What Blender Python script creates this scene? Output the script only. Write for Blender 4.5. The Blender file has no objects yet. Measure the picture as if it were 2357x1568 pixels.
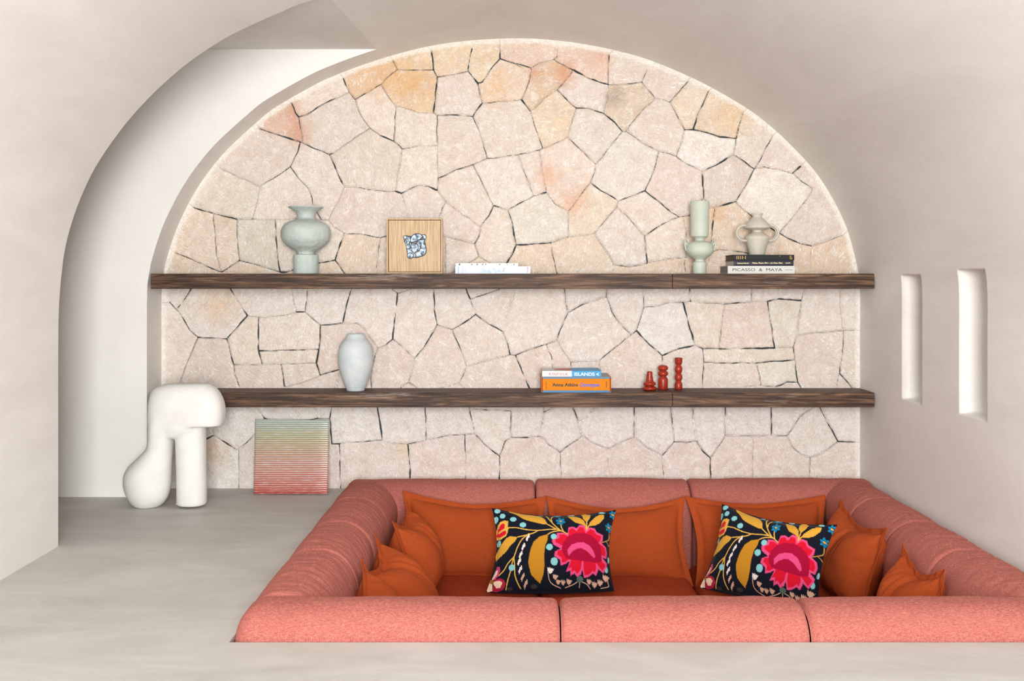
import bpy, bmesh, math, random
import numpy as np
from mathutils import Vector, Matrix, noise as mnoise

# ------------------------------------------------------------------ camera, world, lights, exposure
F = 2395.0; CX = 1178.5; CY = 645.0; CH = 1.116      # focal length in pixels, principal point, eye height
scn = bpy.context.scene
C = scn.collection
cam_d = bpy.data.cameras.new('camera'); cam = bpy.data.objects.new('camera', cam_d); C.objects.link(cam)
cam.location = (0, 0, CH); cam.rotation_euler = (math.pi/2, 0, 0)
cam_d.sensor_width = 36.0; cam_d.lens = 36.0*F/2357.0
cam_d.shift_x = 0.0; cam_d.shift_y = (CY-784.0)/2357.0
cam_d.clip_start = 0.05; cam_d.clip_end = 100
scn.camera = cam

world = bpy.data.worlds.new('daylight'); scn.world = world; world.use_nodes = True
bg = world.node_tree.nodes['Background']
bg.inputs['Color'].default_value = (0.95, 0.97, 1.0, 1); bg.inputs['Strength'].default_value = 0.8

def area(name, loc, target, sx, sy, power, col):
    l = bpy.data.lights.new(name, 'AREA'); l.shape = 'RECTANGLE'; l.size = sx; l.size_y = sy
    l.energy = power; l.color = col
    o = bpy.data.objects.new(name, l); C.objects.link(o); o.location = loc
    d = Vector(target)-Vector(loc); o.rotation_euler = d.to_track_quat('-Z', 'Y').to_euler()
    return o
# daylight through the wide glazed opening behind the viewer
area('daylight_opening', (0.28, -1.9, 1.45), (-0.1, 5.0, 1.0), 1.5, 2.1, 440, (1.0, 1.0, 0.99))

vs = scn.view_settings
vs.view_transform = 'Standard'; vs.look = 'None'; vs.gamma = 1.0; vs.use_curve_mapping = False
vs.exposure = 0.0

# ------------------------------------------------------------------ helpers
def W(px, py, d):
    return Vector(((px-CX)*d/F, d, CH-(py-CY)*d/F))
def lin(c):
    out = []
    for v in c:
        v /= 255.0
        out.append(v/12.92 if v <= 0.04045 else ((v+0.055)/1.055)**2.4)
    return tuple(out)+(1.0,)

class Mat:
    def __init__(s, name, base=(200,200,200), rough=0.7, spec=0.4):
        s.m = bpy.data.materials.new(name); s.m.use_nodes = True
        s.t = s.m.node_tree; s.n = s.t.nodes; s.b = s.n['Principled BSDF']
        s.b.inputs['Base Color'].default_value = lin(base)
        s.b.inputs['Roughness'].default_value = rough
        s.b.inputs['Specular IOR Level'].default_value = spec
    def node(s, typ, **kw):
        n = s.n.new(typ)
        for k, v in kw.items(): setattr(n, k, v)
        return n
    def link(s, a, b): s.t.links.new(a, b)
    def coord(s, scale=(1,1,1), kind='Object', rot=(0,0,0)):
        tc = s.node('ShaderNodeTexCoord'); mp = s.node('ShaderNodeMapping')
        mp.inputs['Scale'].default_value = scale; mp.inputs['Rotation'].default_value = rot
        s.link(tc.outputs[kind], mp.inputs['Vector']); return mp.outputs['Vector']
    def noise(s, vec, scale=5, detail=4, rough=0.5, dist=0.0):
        n = s.node('ShaderNodeTexNoise'); n.inputs['Scale'].default_value = scale
        n.inputs['Detail'].default_value = detail; n.inputs['Roughness'].default_value = rough
        n.inputs['Distortion'].default_value = dist
        s.link(vec, n.inputs['Vector']); return n.outputs['Fac']
    def ramp(s, fac, stops):
        r = s.node('ShaderNodeValToRGB'); e = r.color_ramp.elements
        while len(e) < len(stops): e.new(0.5)
        for i, (p, c) in enumerate(stops):
            e[i].position = p
            e[i].color = c if len(c) == 4 else lin(c)
        s.link(fac, r.inputs['Fac']); return r.outputs['Color']
    def mix(s, fac, a, b, mode='MIX'):
        m = s.node('ShaderNodeMix', data_type='RGBA', blend_type=mode)
        for sock, v in ((m.inputs[0], fac), (m.inputs[6], a), (m.inputs[7], b)):
            if isinstance(v, (int, float)): sock.default_value = v
            elif isinstance(v, tuple): sock.default_value = v if len(v) == 4 else lin(v)
            else: s.link(v, sock)
        return m.outputs[2]
    def math(s, op, a, b=0.0):
        m = s.node('ShaderNodeMath', operation=op)
        for sock, v in ((m.inputs[0], a), (m.inputs[1], b)):
            if isinstance(v, (int, float)): sock.default_value = v
            else: s.link(v, sock)
        return m.outputs[0]
    def color(s, c): s.link(c, s.b.inputs['Base Color'])
    def bump(s, h, strength=0.3, dist=0.01, prev=None):
        b = s.node('ShaderNodeBump'); b.inputs['Strength'].default_value = strength
        b.inputs['Distance'].default_value = dist; s.link(h, b.inputs['Height'])
        if prev is not None: s.link(prev, b.inputs['Normal'])
        s.link(b.outputs['Normal'], s.b.inputs['Normal']); return b.outputs['Normal']
    def attr(s, name):
        a = s.node('ShaderNodeAttribute'); a.attribute_name = name; return a

BW = ((0,0,0,1), (1,1,1,1))
def plaster(name, c1, c2, scale=(1,1,1), rough=0.8):
    m = Mat(name, rough=rough, spec=0.25)
    v = m.coord(scale)
    n1 = m.noise(v, 1.7, 7, 0.68, 0.9); n2 = m.noise(m.coord(), 9, 6, 0.6)
    col = m.mix(m.ramp(n1, [(0.33, BW[0]), (0.68, BW[1])]), c1, c2)
    col = m.mix(m.math('MULTIPLY', n2, 0.22), col, tuple(int(x*0.94) for x in c2))
    m.color(col)
    h = m.math('ADD', m.noise(m.coord(), 260, 3, 0.6), m.math('MULTIPLY', m.noise(v, 14, 5, 0.6), 1.5))
    m.bump(h, 0.16, 0.004)
    return m.m
M_WALL = plaster('plaster_limewash', (235,232,228), (221,217,212), (1.0, 0.35, 1.6))
M_WALLW = plaster('plaster_white', (240,238,234), (232,229,224), (1, 1, 0.7))
M_SHADE = plaster('passage_shade_brown', (150,118,90), (128,100,76))  # invented brown for unseen passage faces, deepens shade and warms the bounce light
M_FLOOR = plaster('microcement_floor', (206,203,198), (183,179,173), (0.9, 2.0, 1), rough=0.55)

def simple(name, c, rough=0.6, spec=0.4, metallic=0.0):
    m = Mat(name, c, rough, spec); m.b.inputs['Metallic'].default_value = metallic
    n = m.noise(m.coord(), 60, 3)
    m.color(m.mix(m.math('MULTIPLY', n, 0.3), c, tuple(int(x*0.88) for x in c)))
    return m.m

def fabric(name, c_dark, c_light, weave=420, contrast=1.0, rough=0.95, stretch=(1,1,0.35), spec=0.15, sheen=0.25):
    m = Mat(name, rough=rough, spec=spec)
    a = m.noise(m.coord((1, 1, 0.16)), weave, 2, 0.7)
    b = m.noise(m.coord((0.16, 0.16, 1)), weave, 2, 0.7)
    s_ = m.math('MAXIMUM', m.math('MULTIPLY', m.math('ADD', a, b), 0.5), m.math('SUBTRACT', m.math('MAXIMUM', a, b), 0.07))
    fac = m.ramp(s_, [(0.5-0.16*contrast, BW[0]), (0.5+0.16*contrast, BW[1])])
    col = m.mix(fac, c_dark, c_light)
    big = m.noise(m.coord(), 5, 4)
    col = m.mix(m.math('MULTIPLY', big, 0.25), col, c_dark)
    m.color(col)
    m.b.inputs['Sheen Weight'].default_value = sheen
    m.b.inputs['Sheen Roughness'].default_value = 0.5
    m.b.inputs['Sheen Tint'].default_value = lin(c_light)
    m.bump(s_, 0.35, 0.004)
    return m.m
M_PINK = fabric('salmon_boucle', (138,63,55), (203,130,118), 620, 1.0, sheen=0.15)
M_LINEN = fabric('burnt_orange_linen', (150,60,24), (184,86,42), 520, 1.3, sheen=0.15)
M_SEAT = fabric('rust_seat_fabric', (140,50,22), (176,72,38), 420, 1.0, sheen=0.1)

def wood_dark():
    m = Mat('dark_oak', rough=0.55, spec=0.3)
    v = m.coord((0.7, 13, 13))
    n = m.noise(v, 5.0, 6, 0.62, 1.1)
    n2 = m.noise(m.coord((2.4, 70, 70)), 2.6, 4, 0.6, 0.4)
    col = m.ramp(n, [(0.34, (38,25,18)), (0.46, (72,50,37)), (0.56, (104,77,57)), (0.68, (138,106,80))])
    col = m.mix(m.math('MULTIPLY', m.ramp(n2, [(0.42, BW[0]), (0.62, BW[1])]), 0.55), col, (40,25,18))
    worn = m.ramp(m.noise(m.coord((1.2, 8, 8)), 1.7, 5, 0.6), [(0.60, BW[0]), (0.72, BW[1])])
    worn = m.math('MULTIPLY', worn, m.ramp(n2, [(0.45, BW[1]), (0.52, BW[0])]))
    col = m.mix(m.math('MULTIPLY', worn, 0.55), col, (190,175,162))
    m.color(col); m.bump(n2, 0.3, 0.003)
    return m.m
M_WOOD = wood_dark()

def wood_light():
    m = Mat('light_oak', rough=0.5, spec=0.3)
    n = m.noise(m.coord((60, 60, 1.6)), 6, 5, 0.6, 0.3)
    m.color(m.ramp(n, [(0.35, (168,136,98)), (0.52, (196,168,130)), (0.66, (212,188,154))]))
    m.bump(n, 0.15, 0.002)
    return m.m
M_OAK = wood_light()

def ceramic(name, c1, c2, fleck, fscale=220, bumpy=0.2, rough=0.55, bscale=40, dots=0.70):
    m = Mat(name, rough=rough, spec=0.35)
    n = m.noise(m.coord(), 12, 4)
    col = m.mix(m.ramp(n, [(0.35, BW[0]), (0.65, BW[1])]), c1, c2)
    f = m.noise(m.coord(), fscale, 1, 0.4)
    col = m.mix(m.math('MULTIPLY', m.ramp(f, [(dots, BW[0]), (dots+0.03, BW[1])]), 0.6), col, fleck)
    m.color(col)
    m.bump(m.noise(m.coord(), bscale, 5, 0.6), bumpy, 0.01)
    return m.m
M_SAGE = ceramic('sage_ceramic', (196,203,188), (184,193,179), (150,140,110), 260, 0.12)
M_SAGE_R = ceramic('sage_ceramic_rough', (192,201,195), (176,188,183), (120,110,90), 200, 0.85, 0.6, 28, 0.74)
M_BEIGE = ceramic('beige_stoneware', (204,198,184), (190,185,173), (140,125,100), 260, 0.15)
M_BLUEG = ceramic('pale_blue_stoneware', (208,214,214), (194,203,206), (90,85,80), 240, 0.3, 0.7, 90, 0.715)
M_TERRA = ceramic('oxblood_glaze', (166,52,32), (140,40,26), (90,25,20), 100, 0.05, 0.28)
M_WHITEC = ceramic('chalk_white_ceramic', (229,228,225), (223,221,217), (225,220,212), 160, 0.18, 0.85, 120)

def mesh_obj(name, verts, faces, mat, parent=None, smooth=True):
    me = bpy.data.meshes.new(name); me.from_pydata([tuple(v) for v in verts], [], faces); me.update()
    if smooth: me.polygons.foreach_set('use_smooth', [True]*len(me.polygons))
    if mat: me.materials.append(mat)
    o = bpy.data.objects.new(name, me); C.objects.link(o)
    if parent: o.parent = parent
    return o
def bm_obj(name, bm, mat, parent=None, smooth=False, weld=False):
    bmesh.ops.recalc_face_normals(bm, faces=bm.faces)
    me = bpy.data.meshes.new(name); bm.to_mesh(me); bm.free()
    if smooth: me.polygons.foreach_set('use_smooth', [True]*len(me.polygons))
    if mat: me.materials.append(mat)
    o = bpy.data.objects.new(name, me); C.objects.link(o)
    if parent: o.parent = parent
    return o
def tag(o, label=None, cat=None, group=None, kind=None):
    if label: o['label'] = label
    if cat: o['category'] = cat
    if group: o['group'] = group
    if kind: o['kind'] = kind
    return o
def empty(name, loc, label, cat, group=None, rz=0.0):
    o = bpy.data.objects.new(name, None); C.objects.link(o); o.location = loc; o.rotation_euler = (0,0,rz)
    o.empty_display_size = 0.05
    return tag(o, label, cat, group)
def struct(o): o['kind'] = 'structure'; return o

def grid_obj(name, P, mat, parent=None, flip=False, smooth=True, closed_u=False):
    """P[i][j] -> point; quads between"""
    n = len(P); m_ = len(P[0]); vs_ = [p for r in P for p in r]; fs = []
    for i in range(n-1):
        for j in range(m_ if closed_u else m_-1):
            j2 = (j+1) % m_
            q = (i*m_+j, i*m_+j2, (i+1)*m_+j2, (i+1)*m_+j)
            fs.append(q[::-1] if flip else q)
    return mesh_obj(name, vs_, fs, mat, parent, smooth)

def add_box(bm, x0, x1, y0, y1, z0, z1, bevel=0.0, seg=2):
    r = bmesh.ops.create_cube(bm, size=1.0)
    for v in r['verts']:
        v.co = Vector(((x0+x1)/2+v.co.x*(x1-x0), (y0+y1)/2+v.co.y*(y1-y0), (z0+z1)/2+v.co.z*(z1-z0)))
    if bevel > 0:
        es = list({e for v in r['verts'] for e in v.link_edges})
        bmesh.ops.bevel(bm, geom=es, offset=bevel, segments=seg, affect='EDGES', profile=0.5)
def box(name, x0, x1, y0, y1, z0, z1, mat, parent=None, bevel=0.001, seg=2):
    bm = bmesh.new(); add_box(bm, x0, x1, y0, y1, z0, z1, bevel, seg)
    return bm_obj(name, bm, mat, parent)

def catmull(pts, k=6):
    out = []; n = len(pts)
    for i in range(n-1):
        p0 = pts[max(i-1,0)]; p1 = pts[i]; p2 = pts[i+1]; p3 = pts[min(i+2,n-1)]
        for s in range(k):
            t = s/k
            out.append(tuple(0.5*((2*b)+(-a+c)*t+(2*a-5*b+4*c-d)*t*t+(-a+3*b-3*c+d)*t**3)
                             for a,b,c,d in zip(p0,p1,p2,p3)))
    out.append(tuple(pts[-1])); return out

def lathe(name, prof, mat, parent=None, seg=64, cap_top=False):
    """prof: list of (r, z) bottom to top, local"""
    prof = [(0.0001, prof[0][1])]+list(prof)
    vs_ = []; fs = []
    for r, z in prof:
        for j in range(seg):
            a = 2*math.pi*j/seg; vs_.append((r*math.cos(a), r*math.sin(a), z))
    for i in range(len(prof)-1):
        for j in range(seg):
            j2 = (j+1) % seg
            fs.append((i*seg+j, i*seg+j2, (i+1)*seg+j2, (i+1)*seg+j))
    if cap_top: fs.append(tuple((len(prof)-1)*seg+j for j in range(seg)))
    return mesh_obj(name, vs_, fs, mat, parent)

def tube(name, pts, r, mat, parent=None, seg=10, taper=None):
    pts = [Vector(p) for p in pts]; vs_ = []; fs = []
    up = Vector((0, 1, 0.13)).normalized()
    for i, p in enumerate(pts):
        t = (pts[min(i+1, len(pts)-1)]-pts[max(i-1, 0)]).normalized()
        a = t.cross(up)
        if a.length < 1e-4: a = t.cross(Vector((1,0,0)))
        a.normalize(); b = t.cross(a)
        rr = r if taper is None else r*taper[i]
        for j in range(seg):
            an = 2*math.pi*j/seg; vs_.append(p+a*math.cos(an)*rr+b*math.sin(an)*rr)
    for i in range(len(pts)-1):
        for j in range(seg):
            j2 = (j+1) % seg; fs.append((i*seg+j, i*seg+j2, (i+1)*seg+j2, (i+1)*seg+j))
    fs.append(tuple(range(seg))[::-1]); fs.append(tuple((len(pts)-1)*seg+j for j in range(seg)))
    return mesh_obj(name, vs_, fs, mat, parent)

def poly_prism(name, pts2, y0, y1, mat, parent=None, bevel=0.0):
    """pts2 list of (x,z); extruded between y0 (front) and y1"""
    bm = bmesh.new(); vs_ = [bm.verts.new((x, y1, z)) for x, z in pts2]
    f = bm.faces.new(vs_); r = bmesh.ops.extrude_face_region(bm, geom=[f])
    ex = [g for g in r['geom'] if isinstance(g, bmesh.types.BMVert)]
    for v in ex: v.co.y = y0
    if bevel:
        es = [e for e in bm.edges if abs(e.verts[0].co.y-y0) < 1e-7 and abs(e.verts[1].co.y-y0) < 1e-7]
        bmesh.ops.bevel(bm, geom=es, offset=bevel, segments=2, affect='EDGES', profile=0.5)
    return bm_obj(name, bm, mat, parent)

def text(name, s, mat, parent, x0, x1, z0, z1, y, vertical=False, shear=0.0, bold=0.0, spacing=1.0):
    """real raised lettering, filling the given box on a face that looks towards -Y"""
    cu = bpy.data.curves.new('t', 'FONT'); cu.body = s; cu.shear = shear; cu.offset = bold
    cu.space_character = spacing; cu.size = 1.0; cu.resolution_u = 3
    to = bpy.data.objects.new('t', cu); C.objects.link(to)
    bpy.context.view_layer.update()
    me = bpy.data.meshes.new_from_object(to.evaluated_get(bpy.context.evaluated_depsgraph_get()))
    bpy.data.objects.remove(to); bpy.data.curves.remove(cu)
    vv = np.array([v.co[:] for v in me.vertices])
    mn = vv.min(0); mx = vv.max(0)
    if vertical:      # reading bottom to top
        for v in me.vertices:
            a = (v.co.x-mn[0])/(mx[0]-mn[0]); b = (v.co.y-mn[1])/(mx[1]-mn[1])
            v.co = (x1-b*(x1-x0), y, z0+a*(z1-z0))
    else:
        for v in me.vertices:
            a = (v.co.x-mn[0])/(mx[0]-mn[0]); b = (v.co.y-mn[1])/(mx[1]-mn[1])
            v.co = (x0+a*(x1-x0), y, z0+b*(z1-z0))
    me.materials.clear(); me.materials.append(mat); me.name = name
    o = bpy.data.objects.new(name, me); C.objects.link(o); o.parent = parent
    return o

# ------------------------------------------------------------------ architecture
DW = 5.57       # stone wall
DP = 5.352      # rear wall of the side passage, front of the arch ring
DN = 4.36       # near edge of the side passage
D0 = 0.9        # mouth of the vault
ZC = 2.304      # flat ceiling of the passage
ARCH_L = [(371,1134),(371,900),(371,760),(371,690),(372,655),(375,628),(384,593),(394,560),(409,519),(434,467),(455,431),
          (478,397),(512,355),(547,320),(585,286),(623,254),(665,228),(703.6,206),(745.7,184),(791.6,165),
          (837.5,148),(895,129.5),(952,114),(1010,102),(1086,92.5)]
ARCH_R = [(1197,87.5),(1293,94),(1366,105),(1431,119),(1496,138),(1565,166),(1637.5,201),(1718,248),
          (1767.6,285),(1810,323),(1859.5,374),(1890,413),(1920.7,463),(1947.5,519),(1963,569),(1976,626),
          (1980,668),(1980,760),(1980,900),(1980,1134)]
ARCH_PX = catmull(ARCH_L+ARCH_R, 5)
def prof_at(pts, d): return [((x-CX)*d/F, CH-(y-CY)*d/F) for x, y in pts]
FAR = prof_at(ARCH_PX, DW)
FAR[0] = (FAR[0][0], 0.0); FAR[-1] = (FAR[-1][0], 0.0)
NEAR_PX = [(134,1258),(134,1000),(134,850),(134.5,740),(136,700),(143,616),(155,549),(174,486),(196,432),(223,379),(268,312.5),
           (312,258),(357,211),(402,170),(446,135),(513,91),(580,57),(647,28),(723,0)]
near = prof_at(NEAR_PX, DN); near[0] = (near[0][0], 0.0)
near += [p for p in prof_at(ARCH_L+ARCH_R, DW) if p[0] > -0.42]; near[-1] = (near[-1][0], 0.0)
NEAR = catmull(near, 5)

def resample(pr, n):
    pr = np.array(pr); s = np.r_[0, np.cumsum(np.hypot(*np.diff(pr, axis=0).T))]
    t = np.linspace(0, s[-1], n); return list(zip(np.interp(t, s, pr[:,0]), np.interp(t, s, pr[:,1])))
ZS = 1.20       # where walls end and the vault begins
def split_low(pr, left=True):
    """part below ZS and part above, sharing the point at ZS"""
    k = None
    seq = pr if left else pr[::-1]
    for i in range(len(seq)-1):
        if seq[i][1] <= ZS < seq[i+1][1]:
            t = (ZS-seq[i][1])/(seq[i+1][1]-seq[i][1])
            c = (seq[i][0]+t*(seq[i+1][0]-seq[i][0]), ZS); k = i; break
    return seq[:k+1]+[c], [c]+seq[k+1:]
lowL, rest = split_low(NEAR, True)
lowR, rest2 = split_low(rest[::-1], True)
vault_near = rest2[::-1]                       # left springing -> right springing
ceil_near = resample(vault_near, 140)
def loft(name, A, B, ya, yb, ny, mat, flip=False):
    P = []
    for i in range(ny+1):
        t = i/ny
        P.append([(a[0]*(1-t)+b[0]*t, ya*(1-t)+yb*t, a[1]*(1-t)+b[1]*t) for a, b in zip(A, B)])
    return grid_obj(name, P, mat, None, flip)
# vault: near barrel + the part that runs past the passage to the stone wall (one mesh)
def join(objs, name):
    bm = bmesh.new()
    for o in objs:
        bm.from_mesh(o.data)
    me0 = objs[0].data.materials[0]
    for o in objs: bpy.data.objects.remove(o)
    bmesh.ops.remove_doubles(bm, verts=bm.verts, dist=0.0008)
    me = bpy.data.meshes.new(name); bm.to_mesh(me); bm.free()
    me.polygons.foreach_set('use_smooth', [True]*len(me.polygons)); me.materials.append(me0)
    o = bpy.data.objects.new(name, me); C.objects.link(o); return o
v1 = loft('v1', ceil_near, ceil_near, D0, DN, 12, M_WALL, True)
lowLF, restF = split_low(FAR, True)
lowRF, restF2 = split_low(restF[::-1], True)
vault_far = restF2[::-1]
def from_height(pr, z):
    for i in range(len(pr)-1):
        if pr[i][1] <= z < pr[i+1][1]:
            t = (z-pr[i][1])/(pr[i+1][1]-pr[i][1])
            return [(pr[i][0]+t*(pr[i+1][0]-pr[i][0]), z)]+list(pr[i+1:])
nb = from_height(ceil_near, ZC); fb = from_height(vault_far, ZC)
v2 = loft('v2', resample(nb, 110), resample(fb, 110), DN, DP, 8, M_WALL, True)
v3 = loft('v3', resample(vault_far, 150), resample(vault_far, 150), DP, DW+0.03, 2, M_WALL, True)
struct(join([v1, v2, v3], 'ceiling'))
# left wall (near pier) and left jamb beside the stone
a = loft('a', resample(lowL, 14), resample(lowL, 14), D0, DN, 14, M_WALL, True)
def face_strip(pr, d, x_end, zmax):
    vs_ = []; fs = []
    for x, z in pr:
        if z > zmax+1e-6: break
        vs_ += [(x, d, z), (x_end, d, z)]
    for i in range(len(vs_)//2-1): fs.append((2*i, 2*i+1, 2*i+3, 2*i+2))
    return vs_, fs
XE = -5.2
def upto(pr, z):
    out = []
    for i in range(len(pr)-1):
        out.append(pr[i])
        if pr[i+1][1] > z:
            t = (z-pr[i][1])/(pr[i+1][1]-pr[i][1]); out.append((pr[i][0]+t*(pr[i+1][0]-pr[i][0]), z)); break
    return out
pf = upto(lowL[:-1]+ceil_near, ZC)
vs_, fs = face_strip(pf, DN, XE, ZC)
b = mesh_obj('b', vs_, fs, M_WALL, smooth=False)
bmj = bmesh.new(); bmj.from_mesh(a.data); bmj.from_mesh(b.data)
for o in (a, b): bpy.data.objects.remove(o)
me = bpy.data.meshes.new('wall_left'); bmj.to_mesh(me); bmj.free(); me.materials.append(M_WALL); me.materials.append(M_SHADE)
for p in me.polygons: p.material_index = 1 if abs(p.normal.y) > 0.5 else 0  # unseen rear face of the pier browned to dim the passage
me.polygons.foreach_set('use_smooth', [abs(p.normal.y) < 0.5 for p in me.polygons])
o = bpy.data.objects.new('wall_left', me); C.objects.link(o); struct(o)
jl = loft('wall_left_jamb', resample(lowLF, 12), resample(lowLF, 12), DP, DW+0.03, 2, M_WALL, True); struct(jl)
vs_, fs = face_strip(upto(FAR, ZC), DP, XE, ZC)
struct(mesh_obj('wall_left_recess', vs_, fs, M_WALLW, smooth=False))
struct(mesh_obj('wall_left_end', [(XE,DN,0),(XE,DP,0),(XE,DP,ZC),(XE,DN,ZC)], [(0,1,2,3)], M_SHADE, smooth=False))  # unseen end wall, coloured brown to dim the bounce
struct(mesh_obj('ceiling_recess', [(XE,DN,ZC),(nb[0][0],DN,ZC),(fb[0][0],DP,ZC),(XE,DP,ZC)], [(0,1,2,3)], M_WALL, smooth=False))

# right wall with two slit niches carved in it
rz_ = np.array([p[1] for p in lowRF]); rx_ = np.array([p[0] for p in lowRF])
NICHES = [(4.735, 4.972, 0.548, 1.142), (4.085, 4.332, 0.560, 1.158)]
ys = sorted(set(list(np.arange(D0, 4.0, 0.15))+list(np.arange(4.0, 5.06, 0.006))+[5.06, 5.2, 5.35, 5.5, DW+0.03]))
zs = sorted(set(list(np.arange(0, 0.5, 0.05))+list(np.arange(0.50, ZS, 0.006))+[ZS]))
YY, ZZ = np.meshgrid(np.array(ys), np.array(zs), indexing='ij')
XX = np.interp(ZZ, rz_, rx_)
for (y0, y1, z0, z1) in NICHES:
    cy = (y0+y1)/2; hy = (y1-y0)/2; cz = (z0+z1)/2; hz = (z1-z0)/2
    u = (YY-cy)/hy; w = (ZZ-cz)/hz
    inside = (np.abs(u) < 1) & (np.abs(w) < 1)
    # slanting, rounded bottom and top ends, concave hollow
    eu = np.clip(1-np.abs(u)**2.0, 0, 1)**0.5
    ew = np.clip(1-np.abs(w)**26, 0, 1)**0.5
    XX = XX+np.where(inside, 0.125*eu*ew, 0)
P = [[(XX[i,j], YY[i,j], ZZ[i,j]) for j in range(len(zs))] for i in range(len(ys))]
struct(grid_obj('wall_right', P, M_WALL, None, True))

# floor with the sunken sofa pit
PX0, PX1, PY0, PY1 = -0.872, 1.864, 3.205, 5.57
ZP = -0.62
fx0, fx1, fy0, fy1 = -5.3, 3.5, -4.0, 5.62
vs_ = [(fx0,fy0,0),(fx1,fy0,0),(fx1,fy1,0),(fx0,fy1,0),(PX0,PY0,0),(PX1,PY0,0),(PX1,PY1,0),(PX0,PY1,0),
       (PX0,PY0,ZP),(PX1,PY0,ZP),(PX1,PY1,ZP),(PX0,PY1,ZP)]
fs = [(0,1,5,4),(1,2,6,5),(2,3,7,6),(3,0,4,7),(4,5,9,8),(5,6,10,9),(6,7,11,10),(7,4,8,11),(8,9,10,11)]
struct(mesh_obj('floor', vs_, fs, M_FLOOR, smooth=False))

# ------------------------------------------------------------------ stone wall
# joints between the stones, traced along the masonry: each set (ox, oy, scale) then polylines
J1 = """650,610 740,640 820,668 915,695;860,455 885,520 905,545;905,545 960,525 1060,465 1140,425 1208,397;905,545 915,620 930,690 915,695;
1175,315 1200,380 1208,397;1208,397 1245,440;1245,440 1330,390 1400,347 1460,290 1500,258;1470,200 1500,258;1500,258 1600,262 1718,262;
1700,125 1712,200 1718,262;1718,262 1740,305;1740,305 1850,285 1925,268;1925,268 1932,210 1950,135;1925,268 1950,300 1985,343;
1985,343 2010,335 2060,260 2118,195;2118,120 2118,195;2118,195 2200,225 2247,245;1985,343 1995,410 2012,462;2012,462 2110,452 2247,440;
1740,305 1730,400 1717,520;1400,347 1440,420 1490,478;1490,478 1560,492 1630,518 1717,520;1717,520 1740,535;1740,535 1850,532 1955,543;
1955,543 1975,510 2012,462;1955,543 1985,610 2010,690 2040,795;1740,535 1738,640 1742,715;1742,715 1742,820 1745,915;
1490,478 1485,580 1480,692;1245,440 1265,500 1300,570 1335,612;1335,612 1400,655 1480,692;1480,692 1510,715 1530,738;1530,738 1620,720 1742,715;
1335,612 1250,665 1180,715 1110,765;915,695 1000,735 1090,772;1110,765 1090,772;1090,772 1120,835 1150,910 1180,967;1530,738 1515,840 1495,920 1487,992;
1180,967 1270,972 1370,990 1487,992;1745,915 1850,865 1955,832;1955,832 1990,815 2040,795;2040,795 2090,795 2180,778 2247,768;
1487,992 1525,1005;1525,1005 1580,975 1630,952 1690,965 1740,988;1745,915 1740,988;1740,988 1790,1055;1790,1055 1770,1100 1745,1165;
1525,1005 1545,1080 1562,1165;1790,1055 1860,1110 1930,1155 2000,1205;1955,832 2000,920 2040,1000 2080,1080;2080,1080 2165,1102;
2080,1080 2050,1140 2000,1205;2165,1102 2195,1180 2200,1250 2215,1315;2000,1205 1990,1260 1965,1310;915,695 900,750 855,845;
855,845 900,910 960,970 985,1030 992,1085 1040,1160;855,845 780,900 720,935 670,963;440,858 500,885 590,925 670,963;670,963 655,1050 640,1110 625,1160;
240,1075 330,1110 430,1135 535,1162;535,1162 625,1160;625,1160 760,1162 890,1155 1085,1165;1180,967 1140,1060 1085,1165;
390,1125 400,1260 410,1380 440,1480;535,1162 535,1250 540,1330 550,1410;550,1410 500,1440 440,1480;150,1358 250,1400 390,1460 440,1480;
550,1410 640,1430 700,1450 795,1480;795,1480 830,1480 870,1465 1030,1425;765,1162 770,1290 780,1400 795,1480;1085,1165 1120,1205 1180,1245;
1180,1245 1290,1252 1400,1272;1400,1272 1435,1262 1600,1230 1785,1262;1180,1245 1155,1320 1125,1408;1030,1425 1125,1408;1125,1408 1190,1500;
1400,1272 1385,1360 1370,1500;1785,1262 1870,1285 1965,1310;1965,1310 1990,1385;1990,1385 1930,1425 1800,1500;1990,1385 2060,1425 2120,1500;
1785,1262 1785,1400 1785,1500;2215,1315 2190,1370 2155,1430 2140,1500"""
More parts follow.
